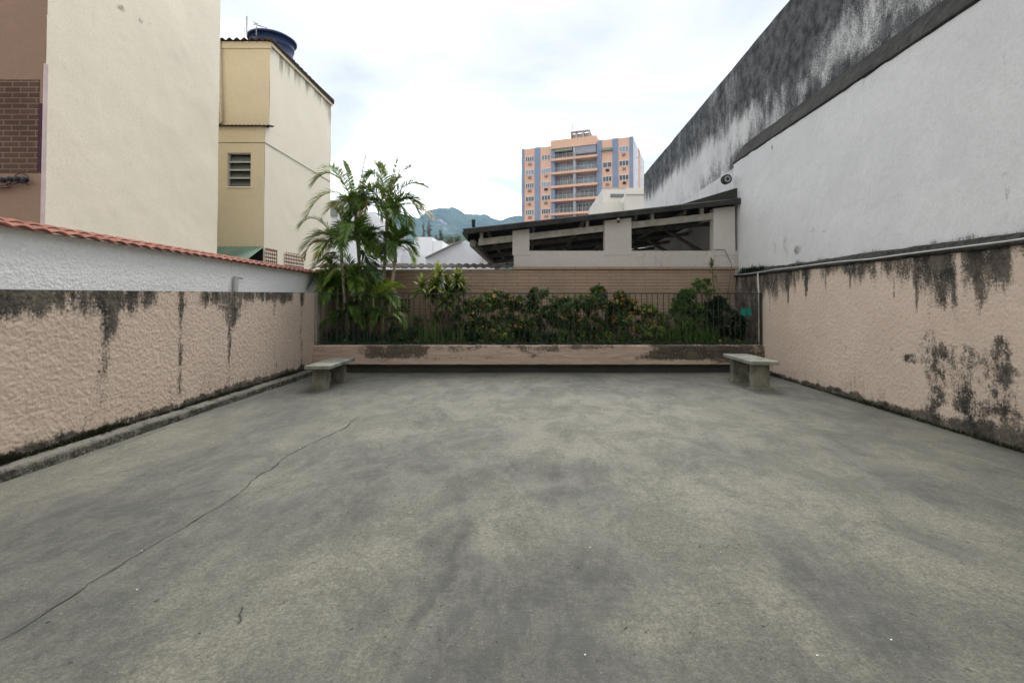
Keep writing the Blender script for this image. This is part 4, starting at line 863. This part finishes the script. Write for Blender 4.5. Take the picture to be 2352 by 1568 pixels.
# ================================================ HILLS
def hill(name, ridge, Y, fore, back, seed, label=None):
    xs = np.array([xat(p, Y) for p, _ in ridge]); zs_ = np.array([zat(q, Y) for _, q in ridge]); x0, x1 = xs[0], xs[-1]
    def F(a, b):
        X = x0+a*(x1-x0); h = np.interp(X, xs, zs_); t_ = b; fr = .62
        prof = np.where(t_ < fr, np.sin(np.clip(t_/fr, 0, 1)*math.pi/2)**1.15, np.cos(np.clip((t_-fr)/(1-fr), 0, 1)*math.pi/2))
        rg = (fbm(X/130, t_*7, 5, seed)-.5)*.42*prof*(1-prof*.7)*h + (fbm(X/25, t_*50, 4, seed+4)-.5)*26*prof
        return X, Y+(t_-fr)*(fore if 1 else 0)*1.0, h*prof+rg-2
    return struct(surf(name, M['hill'], None, F, 1.0, 1.0, 260, 110))
hill('hills', [(300, 640), (600, 560), (760, 505), (800, 494), (830, 486), (848, 480), (862, 485), (880, 494), (905, 503), (932, 500), (947, 496), (963, 504), (980, 513), (1020, 530), (1100, 560), (1300, 640)], 3300, 2200, 800, 300)
hill('hills', [(880, 620), (925, 560), (950, 530), (975, 515), (990, 506), (1003, 492), (1012, 486), (1030, 483), (1050, 486), (1062, 491), (1078, 499), (1092, 504), (1108, 503), (1122, 502), (1135, 505), (1155, 509), (1175, 505), (1200, 503), (1260, 512), (1330, 520), (1500, 540), (1900, 600), (2300, 690)], 2500, 1700, 600, 320)
hill('hills', [(900, 600), (960, 566), (1000, 553), (1030, 548), (1070, 545), (1120, 543), (1200, 545), (1400, 560), (1700, 640)], 900, 700, 300, 340)

# ================================================ FAR TREES
def rdir():
    z = random.uniform(-1, 1); a = random.uniform(0, 2*math.pi); r_ = math.sqrt(1-z*z); return Vector((r_*math.cos(a), r_*math.sin(a), z))
def leaf(b, p, d, n_, L, W, tone, bend=0.15):
    s = d.cross(n_)
    if s.length < 1e-4: s = d.cross(Vector((1, .3, .2)))
    s.normalize(); n2 = s.cross(d); m_ = p+d*L*.45
    k = len(b.v); b.v.extend([tuple(p), tuple(m_+s*W*.5+n2*W*bend), tuple(p+d*L-n2*L*.08), tuple(m_-s*W*.5+n2*W*bend)])
    b.f.extend([(k, k+1, k+2), (k, k+2, k+3)]); b.t.extend([tone, tone*.9+.03])
def far_tree(px, pyt, pyb, wpx, Y, label, clumps):
    X = xat(px, Y); zt_, zb_ = zat(pyt, Y), -.05; H = zt_-zb_; Wm = wpx/FP*Y
    t_ = thing('tree', label, 'tree', (X, Y, 0), 'trees beyond the courtyard')
    b = MB(); pts = [(X, Y, 0), (X+.02*H, Y, H*.4), (X, Y, H*.9)]; b.tube(pts, [H*.02, H*.015, H*.004], 7)
    cs = []
    zlo = zat(pyb, Y)
    for k in range(clumps):
        u = k/(clumps-1); z = zlo+(zt_-zlo)*u; rr = Wm*.5*(math.sin(math.pi*(.18+.74*u))**.7)
        c_ = Vector((X+random.uniform(-.6, .6)*rr, Y+random.uniform(-.6, .6)*rr, z)); cs.append((c_, rr*random.uniform(.4, .7)))
        b.tube([(X, Y, max(0, z-H*.10)), tuple(c_)], [H*.006, H*.002], 5)
    b.build('trunk', M['bark'], t_)
    b = MB()
    for c_, r_ in cs:
        tn = random.uniform(.2, .8)
        for _ in range(110): d = rdir(); leaf(b, c_+d*r_*random.uniform(.3, 1.05), rdir(), rdir(), r_*.30, r_*.16, min(1, max(0, tn+random.uniform(-.25, .25))))
    b.build('crown', M['fartree'], t_)
far_tree(985, 505, 552, 16, 140, 'slim airy tree rising above the stepped white house', 16)
far_tree(972, 512, 548, 12, 150, 'narrow tree just left of the slim airy tree', 12)
far_tree(1012, 527, 560, 20, 120, 'dark conical tree right of the slim airy tree', 14)
far_tree(1032, 545, 566, 30, 115, 'broad bushy tree low between white house and shed', 12)
far_tree(1055, 543, 562, 28, 125, 'rounded tree close to the shed roof tip', 12)
far_tree(1000, 540, 562, 18, 130, 'small bushy tree behind the side block of the white house', 10)
far_tree(924, 540, 575, 22, 100, 'tree partly covered by the right hand palm crown', 12)

# ================================================ PALMS
def frond(parent, mat_, A, Bc, Cc, n=38, ll=.32, w=.024, tone=.45, lift=.5, droop=.32, bare=False):
    A, Bc, Cc = Vector(A), Vector(Bc), Vector(Cc); b = MB(); b.tone = .6
    Q = lambda t_: A*(1-t_)**2+Bc*2*t_*(1-t_)+Cc*t_*t_
    m_ = 12; b.tube([Q(i/m_) for i in range(m_+1)], [.009*(1-.85*i/m_)+.001 for i in range(m_+1)], 5)
    if not bare:
        tw_ = random.uniform(-.4, .4)
        for i in range(n):
            t_ = .16+.84*(i+.5*random.random())/n; p = Q(t_); T = (Q(min(1, t_+.02))-Q(t_-.02)).normalized()
            S = T.cross(Vector((0, 0, 1)));
            if S.length < .15: S = T.cross(Vector((.3, 1, 0)))
            S.normalize(); U_ = S.cross(T).normalized(); S, U_ = S*math.cos(tw_)+U_*math.sin(tw_), U_*math.cos(tw_)-S*math.sin(tw_)
            L = ll*(math.sin(math.pi*min(1, .16+.74*t_))**.65)*random.uniform(.85, 1.12); al = R(58-34*t_)
            for sd_ in (-1, 1):
                d = (T*math.cos(al)+S*sd_*math.sin(al)+U_*lift*random.uniform(.3, 1.1)).normalized()
                g = Vector((0, 0, -1))*droop; wv = (T*math.sin(al)-S*sd_*math.cos(al)).normalized(); ww = w*random.uniform(.8, 1.2)
                tn = min(1, max(0, tone+random.uniform(-.22, .22)+(.30 if random.random() < .06 else 0)+.12*max(0, t_-.8)*5*(tone > .5)))
                pr = [p+d*L*s_+g*L*s_*s_ for s_ in (0, .35, .7, 1.0)]; wi_ = [ww*.45, ww, ww*.7, ww*.05]
                k = len(b.v)
                for q_, x_ in zip(pr, wi_): b.v.extend([tuple(q_+wv*x_*.5), tuple(q_-wv*x_*.5)])
                for j in range(3): b.f.append((k+2*j, k+2*j+1, k+2*j+3, k+2*j+2)); b.t.append(min(1, tn+.08*j))
    return b.build('frond', mat_, parent)
def palm(label, Y, heart, base, fronds, rnd=0, rl=.9, r0=.035, ll=.33, n=38, mk='palm', stemtone='palmbark', up=.7, lean=.0):
    H = at(heart[0], heart[1], Y); Bx = at(base[0], base[1], Y); Bx.z = .45
    t_ = thing('palm', label, 'palm', tuple(Bx), 'clump of palms at the left end of the planter')
    b = MB(); m1 = (H*.55+Bx*.45)+Vector((random.uniform(-.03, .03), 0, 0)); C_ = H-Vector((0, 0, .30))
    b.tube([Bx, (Bx+m1)/2+Vector((.01, 0, 0)), m1, C_], [r0*1.25, r0*1.05, r0*.95, r0*.85], 9); b.build('trunk', M[stemtone], t_, True)
    b = MB(); b.tube([C_-Vector((0, 0, .02)), C_+Vector((0, 0, .10)), H, H+Vector((0, 0, .12))], [r0*.95, r0*1.05, r0*.6, r0*.15], 8); b.build('crownshaft', M['crown'], t_, True)
    for f in fronds:
        (cx, cy), (tx, ty) = f[0], f[1]; dy = f[2] if len(f) > 2 else random.uniform(-.45, .35); k = f[3] if len(f) > 3 else {}
        A = H+Vector((0, 0, random.uniform(-.06, .05))); Cc = at(tx, ty, Y+dy); Cc.y = min(Cc.y, YB-.06) if Cc.z < 2.2 else Cc.y
        q = at(cx, cy, Y+dy*.5)
        kk = dict(n=n, ll=ll, tone=random.uniform(.3, .62)); kk.update(k); frond(t_, M[mk], A, q, Cc, **kk)
    for i in range(rnd):
        az = 2*math.pi*(i+random.random()*.7)/rnd; e = random.uniform(.25, 1.2)*up+.15; L = rl*random.uniform(.75, 1.15)
        d = Vector((math.cos(az), math.sin(az)*.75, 0)); c_ = H+d*L*.45+Vector((0, 0, L*e)); tp = H+d*L*random.uniform(.8, 1.05)+Vector((0, 0, L*(e*.9-.75)))
        if tp.y > YB-.08 and tp.z < 2.15: tp.y = YB-.1; c_.y = min(c_.y, YB-.1)
        if tp.y < YF+.06 and tp.z < 1.5: tp.y = YF+.06
        if tp.x < -4.05 and tp.z < 1.5: tp.x = -4.0
        frond(t_, M[mk], H+Vector((0, 0, random.uniform(-.08, .04))), c_, tp, n=n, ll=ll, tone=random.uniform(.25, .6), droop=.3)
    return t_
random.seed(21)
palm('tall slender palm with feathery crown, left of the two tallest', 9.85, (818, 478), (842, 760),
     [((765, 352), (719, 424), -.2, {'tone': .62}), ((752, 400), (704, 497), -.35, {'tone': .72}), ((800, 395), (790, 372), .2, {'ll': .2}), ((826, 420), (841, 352), 0, {'ll': .13, 'w': .018, 'lift': .1, 'n': 24}),
      ((828, 400), (866, 367), .1, {'bare': True}), ((860, 410), (873, 440), .1), ((862, 430), (880, 500), -.3, {'tone': .6}), ((790, 448), (768, 474), -.4, {'tone': .75}), ((775, 370), (745, 385), .3, {'tone': .5}), ((845, 395), (858, 398), .35)], 5, .75)
palm('tall slender palm with dense crown, right of the two tallest', 9.75, (889, 492), (872, 770),
     [((895, 420), (914, 362), 0, {'ll': .16, 'lift': .15, 'n': 24}), ((905, 395), (940, 384), .2, {'tone': .68}), ((862, 380), (845, 402), -.1, {'tone': .45}), ((848, 400), (826, 448), -.3, {'tone': .55}), ((855, 430), (838, 485), -.35, {'tone': .65}),
      ((925, 392), (984, 434), -.1, {'tone': .40, 'll': .30}), ((930, 430), (965, 470), .2), ((948, 440), (992, 502), -.3, {'tone': .78, 'll': .22}), ((900, 400), (925, 410), .3, {'tone': .7}), ((878, 390), (868, 378), .1), ((930, 440), (940, 520), -.2, {'tone': .3}), ((915, 470), (925, 530), .2)], 5, .75)
palm('palm with spreading fronds leaning over the white wall', 9.60, (785, 566), (800, 780),
     [((722, 462), (688, 522), -.3, {'tone': .5, 'll': .24}), ((712, 530), (700, 592), -.4, {'tone': .78, 'll': .20}), ((790, 490), (768, 480), 0), ((800, 500), (815, 490), .1), ((830, 530), (850, 570), -.2), ((755, 520), (735, 540), .2, {'tone': .75}), ((750, 590), (742, 650), -.2, {'tone': .5})], 4, .8)
palm('bushy palm in the middle of the palm clump', 9.8, (825, 560), (830, 780),
     [((828, 520), (830, 495), 0), ((860, 500), (884, 545), -.2), ((862, 550), (880, 598), -.3), ((795, 510), (776, 520), .1), ((845, 590), (865, 640), -.3, {'tone': .2})], 9, .85, mk='palm')
palm('shorter palm with bright green fronds right of the tall trunks', 9.6, (908, 566), (890, 770),
     [((930, 520), (952, 545), 0, {'tone': .6}), ((940, 560), (950, 603), -.3, {'tone': .8, 'll': .18}), ((900, 520), (893, 505), .1), ((880, 550), (866, 590), -.2), ((915, 530), (930, 530), .2, {'tone': .7})], 7, .6, ll=.24, mk='palmlow')
palm('low palm with one bright fan of leaves above the fence', 9.62, (858, 695), (846, 785),
     [((890, 645), (922, 657), -.2, {'tone': .95, 'll': .24, 'n': 26, 'w': .03}), ((870, 650), (888, 650), 0, {'tone': .8}), ((835, 640), (800, 668), -.1, {'tone': .5}), ((850, 640), (840, 645), .2)], 5, .65, ll=.26, mk='palmlow', up=.5)
palm('low palm filling the left corner of the planter', 9.75, (775, 668), (780, 785),
     [((748, 610), (738, 650), -.1, {'tone': .4}), ((760, 600), (752, 600), 0), ((800, 620), (830, 650), -.2)], 7, .75, up=.6, mk='palmlow')
palm('leafy young palm at the foot of the tall trunks', 9.9, (812, 640), (815, 785), [((800, 580), (780, 590), 0), ((830, 590), (850, 610), 0)], 8, .8, up=.7, mk='palm')
palm('small palm in the deep shade below the clump', 9.55, (800, 725), (800, 788), [], 8, .55, up=.6, ll=.22, mk='palmlow')
palm('small palm close behind the fence under the bright fan', 9.5, (880, 735), (878, 788), [], 7, .5, up=.6, ll=.2, mk='palmlow')

# ================================================ SHRUBS
random.seed(5)
def strap(b, p, d, L, W, tone, droop=.5, seg=4):
    s = d.cross(Vector((0, 0, 1)))
    if s.length < .05: s = Vector((1, 0, 0))
    s.normalize(); k = len(b.v); pr = [0, .25, .55, .8, 1][:seg+1] if seg == 4 else [i/seg for i in range(seg+1)]; wv = [.35, .9, 1, .65, .04]
    for i, u in enumerate(pr):
        q = p+d*L*u+Vector((0, 0, -1))*droop*L*u*u; x = W*wv[min(i, 4)]*.5; b.v.extend([tuple(q+s*x), tuple(q-s*x)])
    for i in range(len(pr)-1): b.f.append((k+2*i, k+2*i+1, k+2*i+3, k+2*i+2)); b.t.append(min(1, tone))
def rosettes(name, label, cat, Y, base, heads, n, L, W, mk, group=None, tlo=.3, thi=.9, droop=.45, stemr=.014):
    Bp = at(base[0], base[1], Y); Bp.z = .46; t_ = thing(name, label, cat, tuple(Bp), group)
    for (px, py, dy, sc) in heads:
        H = at(px, py, Y+dy); b = MB(); mid = (Bp+H)/2+Vector((random.uniform(-.05, .05), 0, 0)); b.tube([Bp, mid, H], [stemr*1.2, stemr, stemr*.7], 6); b.build('stem', M['bark'], t_)
        b = MB()
        for i in range(n):
            u = i/n; az = i*2.4+random.uniform(-.3, .3); el = R(85-100*u)+random.uniform(-.15, .15); d = Vector((math.cos(az)*math.cos(el), math.sin(az)*math.cos(el), math.sin(el)))
            strap(b, H+Vector((0, 0, -.10*u*sc)), d, L*sc*random.uniform(.75, 1.1), W*random.uniform(.8, 1.15), random.uniform(tlo, thi)+.25*(1-u)-.15, droop*(.4+u))
        b.build('rosette', M[mk], t_)
    return t_
rosettes('cordyline', 'yellow green dracaena with sword shaped leaf rosettes, centre left of planter', 'plant', 9.75, (1022, 790),
         [(1007, 632, 0, 1.15), (1050, 640, -.1, 1.0), (968, 655, -.1, .95), (1028, 655, .15, .95), (1022, 688, -.2, .85), (990, 668, .1, .9), (1040, 668, .0, .85), (1000, 650, -.15, .95), (1062, 655, .1, .75)], 56, .32, .062, 'cord')
def blossom_mesh(kind):
    b = MB()
    if kind == 'cluster':
        for _ in range(15):
            d = rdir(); d.z = abs(d.z)*.8; leaf(b, d*.016, (d+rdir()*.3).normalized(), rdir(), .018, .016, random.random())
    else:
        for i in range(7):
            a = i*math.tau/7; d = Vector((math.cos(a), -.5, math.sin(a))).normalized(); leaf(b, Vector((0, 0, 0)), d, Vector((0, -1, 0)), .035, .022, random.uniform(.3, 1))
    me = bpy.data.meshes.new('blossom'); me.from_pydata(b.v, [], b.f); a = me.attributes.new('tone', 'FLOAT', 'FACE'); a.data.foreach_set('value', np.array(b.t, np.float32)); return me
BM = {}
for mk in ('yellow', 'red', 'pinkf'):
    for kd in ('cluster', 'petal'): me = blossom_mesh(kd); me.materials.append(M[mk]); BM[mk, kd] = me
def shrub(name, label, cat, Y, clumps, mk='shrub', nl=300, LL=.075, LW=.035, flowers=(), group='flowering shrubs in the planter', tone=(.15, .95), upr=.25):
    """clumps: (px, py, rx px, ry px)"""
    c0 = clumps[0]; Bp = at(sum(c[0] for c in clumps)/len(clumps), 790, Y); Bp.z = .46; t_ = thing(name, label, cat, tuple(Bp), group); sb = MB(); b = MB(); tips = []
    for (px, py, rx, ry) in clumps:
        C_ = at(px, py, Y+random.uniform(-.18, .22)); a_, c_ = rx/FP*Y, ry/FP*Y; d_ = min(.32, a_)
        C_.y = min(max(C_.y, YF+d_*.8+.03), YB-d_*.8-.03)
        root = Bp+Vector((random.uniform(-.12, .12), random.uniform(-.1, .1), 0)); sb.tube([root, (root+C_)/2+Vector((random.uniform(-.06, .06), 0, 0)), C_], [.010, .008, .004], 5)
        tw_ = [C_+Vector((q.x*a_, q.y*d_, q.z*c_))*random.uniform(.55, 1) for q in (rdir() for _ in range(max(8, nl//9)))]
        for p in tw_:
            sb.tube([C_+(p-C_)*.1, p], [.004, .0015], 4, False); ax = (p-C_).normalized(); tn = random.uniform(*tone)
            for _ in range(24):
                q = p+rdir()*.06*random.random()+(C_-p)*random.random()*.35; d = (ax*.6+rdir()*.8+Vector((0, 0, upr))).normalized()
                leaf(b, q, d, (rdir()+Vector((0, 0, 1.2))).normalized(), LL*random.uniform(.6, 1.2), LW*random.uniform(.7, 1.2), min(1, max(0, tn+random.uniform(-.2, .2))))
            tips.append(p+ax*.03+Vector((0, -.01, .01)))
    sb.build('stem', M['bark'], t_); b.build('foliage', M[mk], t_)
    tips.sort(key=lambda p: p.y-p.z*.6); pool = tips[:int(len(tips)*.75)]; random.shuffle(pool)
    for (fm, kd, cnt, sc) in flowers:
        for _ in range(cnt):
            if not pool: break
            p = pool.pop(); o = bpy.data.objects.new('blossom', BM[fm, kd]); col.objects.link(o); o.parent = t_; o.matrix_parent_inverse = t_.matrix_basis.inverted()
            o.location = p; o.rotation_euler = (random.uniform(-.5, .5), random.uniform(-3, 3) if kd == 'petal' else random.uniform(-.5, .5), random.uniform(-.6, .6)); s_ = sc*random.uniform(1.0, 1.8); o.scale = (s_, s_, s_)
    return t_
shrub('flowering_shrub', 'shrub crowded with yellow and salmon blossoms right of the dracaena', 'shrub', 9.62, [(1085, 705, 24, 24), (1115, 695, 28, 26), (1150, 690, 28, 22), (1185, 700, 24, 22), (1100, 745, 30, 26), (1150, 740, 34, 28), (1190, 750, 20, 26)], nl=330, flowers=[('yellow', 'cluster', 46, 1.0), ('pinkf', 'cluster', 22, .8), ('red', 'cluster', 18, .8), ('yellow', 'petal', 8, 1.0)])
shrub('leafy_shrub', 'tall thin grey green shrub whose top bends above the fence rail', 'shrub', 9.7, [(1240, 672, 22, 12), (1222, 690, 10, 22), (1235, 720, 18, 30), (1262, 720, 16, 26), (1240, 760, 22, 26)], nl=170, flowers=[('pinkf', 'cluster', 6, .8)], tone=(.1, .7))
shrub('flowering_shrub', 'dense dark shrub covered with red blossoms, middle of the planter', 'shrub', 9.6, [(1300, 705, 30, 24), (1340, 700, 30, 26), (1372, 690, 26, 24), (1372, 670, 14, 12), (1405, 715, 18, 26), (1310, 745, 30, 26), (1360, 745, 32, 28), (1400, 755, 22, 22)], nl=320, flowers=[('red', 'cluster', 58, 1.0), ('yellow', 'cluster', 14, .8), ('pinkf', 'cluster', 8, .8)], tone=(.05, .75))
shrub('flowering_shrub', 'shrub with pale yellow blossoms right of the red one', 'shrub', 9.62, [(1430, 690, 20, 18), (1450, 710, 26, 22), (1490, 715, 20, 20), (1435, 740, 26, 24), (1480, 750, 24, 20)], nl=280, flowers=[('yellow', 'cluster', 42, 1.0), ('red', 'cluster', 20, .9), ('yellow', 'petal', 8, 1.1), ('pinkf', 'cluster', 8, .9)])
shrub('leafy_shrub', 'thin sprig shrub with curled leaves between the red and pale yellow shrubs', 'shrub', 9.85, [(1422, 678, 12, 8), (1425, 700, 12, 18)], nl=90, tone=(.2, .8))
shrub('leafy_shrub', 'bright green bush rising left of the oleander', 'shrub', 9.75, [(1578, 684, 24, 20), (1560, 712, 26, 22), (1595, 720, 26, 26), (1575, 755, 30, 26)], mk='shrub', nl=330, LL=.11, LW=.03, tone=(.35, .9), upr=.7)
shrub('leafy_shrub', 'very dark bush filling the right corner of the planter', 'shrub', 9.75, [(1630, 715, 26, 22), (1665, 725, 26, 24), (1695, 745, 24, 22), (1640, 755, 30, 24), (1680, 770, 30, 18), (1650, 695, 20, 16)], mk='dark', nl=380, LL=.07, LW=.035, tone=(.1, .9))
shrub('leafy_shrub', 'airy shrub of small leaves just above the dark corner bush', 'shrub', 9.95, [(1610, 662, 16, 14), (1622, 650, 12, 10), (1632, 672, 14, 12), (1600, 650, 8, 8)], mk='shrub', nl=120, LL=.05, LW=.02, tone=(.5, 1.0))
shrub('flowering_shrub', 'low plant with orange yellow flowers near the fence foot', 'shrub', 9.4, [(1498, 770, 14, 14), (1510, 760, 12, 14), (1440, 775, 16, 10)], nl=110, flowers=[('yellow', 'cluster', 12, .9)])
shrub('leafy_shrub', 'low dark shrub under the dracaena stems', 'shrub', 9.6, [(1060, 760, 24, 20), (1035, 770, 20, 16), (1085, 775, 20, 12)], mk='dark', nl=240, tone=(.2, 1))
shrub('leafy_shrub', 'low pale shrub beside the palms at the fence foot', 'shrub', 9.5, [(950, 765, 22, 18), (925, 775, 16, 12), (905, 765, 10, 18)], nl=180, tone=(.1, .7), flowers=[('pinkf', 'cluster', 4, .7)])
shrub('leafy_shrub', 'low shrub between the yellow and red flowering shrubs', 'shrub', 9.5, [(1215, 775, 18, 14), (1262, 775, 20, 14)], mk='dark', nl=200, tone=(.2, 1))
shrub('leafy_shrub', 'mid green leafy bush low in front of the red flowering shrub', 'shrub', 9.45, [(1300, 770, 24, 18), (1345, 768, 26, 18), (1385, 772, 22, 16)], nl=230, LL=.06, tone=(.4, 1), flowers=[('red', 'cluster', 6, .8)])
shrub('leafy_shrub', 'mid green leafy bush low in front of the yellow and salmon shrub', 'shrub', 9.45, [(1110, 772, 24, 16), (1160, 774, 26, 16)], nl=230, LL=.06, tone=(.4, 1), flowers=[('yellow', 'cluster', 5, .9)])
shrub('leafy_shrub', 'wispy green bush filling the gap left of the red flowering shrub', 'shrub', 9.9, [(1215, 715, 18, 24), (1275, 700, 16, 18), (1210, 750, 20, 20), (1275, 735, 20, 24)], nl=200, LL=.06, LW=.025, tone=(.4, 1.0), flowers=[('pinkf', 'cluster', 6, .7)])
shrub('leafy_shrub', 'pale green bush between the pale yellow shrub and the grass clump', 'shrub', 9.9, [(1520, 735, 22, 24), (1530, 765, 22, 18)], nl=200, LL=.06, LW=.03, tone=(.4, 1.0))
shrub('leafy_shrub', 'green bush behind the dracaena stems', 'shrub', 9.95, [(1000, 735, 22, 26), (1045, 725, 20, 24), (955, 740, 20, 22)], nl=170, LL=.06, LW=.025, tone=(.2, .9))
# oleander
ol = rosettes('oleander', 'tall single stemmed oleander reaching over the tan wall, right end', 'plant', 9.9, (1662, 780), [(1634, 608, 0, 1.0)], 34, .20, .026, 'oleander', None, .3, 1.0, .15, .014)
b = MB(); H = at(1634, 608, 9.9); B0 = at(1655, 690, 9.9)
for k in range(14):
    u = k/14; p = B0.lerp(H, u); d = (rdir()+Vector((0, 0, .8))).normalized(); strap(b, p, d, .14, .02, random.uniform(.2, .8), .2)
b.build('stem_leaves', M['oleander'], ol)
def blades(name, label, cat, px0, px1, Y, n, h, mk, tone, wid=.012, group=None):
    p = at((px0+px1)/2, 790, Y); t0 = thing(name, label, cat, (p.x, Y, .46), group) ; b = MB(); x0, x1 = xat(px0, Y), xat(px1, Y)
    for _ in range(n):
        q = Vector((random.uniform(x0, x1), Y+random.uniform(-.18, .18), .47)); d = Vector((random.gauss(0, .22), random.gauss(0, .18), 1)).normalized(); strap(b, q, d, h*random.uniform(.5, 1.1), wid, random.uniform(*tone), random.uniform(.0, .35))
    b.build('leaves', M[mk], t0); return t0
blades('grass_clump', 'clump of long green blades between the pale yellow shrub and the dark bush', 'grass clump', 1525, 1640, 9.5, 420, .52, 'palmlow', (.2, .7))
blades('grass_clump', 'wispy grass clump behind the fence below the dracaena', 'grass clump', 960, 1075, 9.55, 300, .60, 'shrub', (.3, .95), .009)
blades('grass_clump', 'sparse grass clump left of the red flowering shrub', 'grass clump', 1205, 1290, 9.45, 160, .45, 'shrub', (.3, .95), .009)
blades('grass_clump', 'dark grass clump under the palm trunks', 'grass clump', 745, 900, 9.45, 380, .45, 'dark', (.2, 1), .016)
b = MB()
for _ in range(5200):
    X = random.uniform(LX+.05, RX-.1); Y = random.uniform(YP+.10, YB-.1); z = .48
    if random.random() < .6: leaf(b, Vector((X, Y, z+random.uniform(0, .14))), (rdir()+Vector((0, -.3, .8))).normalized(), (rdir()+Vector((0, 0, 1.5))).normalized(), random.uniform(.04, .09), random.uniform(.02, .05), random.random())
    else: strap(b, Vector((X, Y, z)), Vector((random.gauss(0, .4), random.gauss(0, .4), 1)).normalized(), random.uniform(.08, .28), .008, random.random(), .3)
tag(b.build('ground_cover', M['shrub']), 'low leafy ground cover over the planter soil', 'ground cover', kind='stuff')
# moss tufts on wall feet and ledge
b = MB()
def tuft(p, n, h):
    for _ in range(n):
        d = Vector((random.gauss(0, .5), random.gauss(0, .5), 1)).normalized(); q = p+Vector((random.uniform(-.012, .012), random.uniform(-.03, .03), 0)); leaf(b, q, d, rdir(), h*random.uniform(.4, 1.2), .008+h*.12, random.random())
for i in range(1300):
    Y = random.uniform(2.2, 9.1); k = float(vnoise(Y*3, 0, 400)); 
    if random.random() < .25+.9*k: tuft(Vector((LX+.015, Y, .105)), 8, .03+.06*k)
for i in range(700):
    Y = random.uniform(2.2, 9.1); k = float(vnoise(Y*2.5, 5, 402))
    if random.random() < .2+.8*k: tuft(Vector((RX-.015, Y, .0)), 6, .02+.06*k)
for i in range(260):
    Y = random.uniform(2.5, 10.3); tuft(Vector((RX+random.uniform(.03, .12), Y, 1.955)), 5, .025+(.12*(Y > 9.3))*random.random())
tag(b.build('moss', M['moss']), 'dark moss and weed tufts along the wall feet and ledge', 'moss', kind='stuff')
b = MB()
for k in range(420):
    q = Vector((RX+random.uniform(.02, .14), random.uniform(9.3, 10.2), 1.95)); strap(b, q, (rdir()*.7+Vector((-.1, 0, 1))).normalized(), random.uniform(.06, .2), .012, random.uniform(0, .7), .3)
tag(b.build('weed', M['dark']), 'dark weed growing on the ledge at the far end of the right wall', 'weed')

# ================================================ AIR
hz = NT('haze'); hz.t.nodes.remove(hz.b)
pv = hz.n('ShaderNodeVolumePrincipled', {'Color': (0.38, 0.62, 0.98), 'Density': 0.00017, 'Anisotropy': 0.2})
hz.t.links.new(pv.outputs[0], hz.t.nodes['Material Output'].inputs['Volume'])
b = MB(); b.box(-3650, 3650, -350, 4950, -1.1, 660); ho = b.build('haze', hz.m); ho['kind'] = 'stuff'; ho['label'] = 'thin bluish haze filling the air towards the hills'; ho['category'] = 'haze'
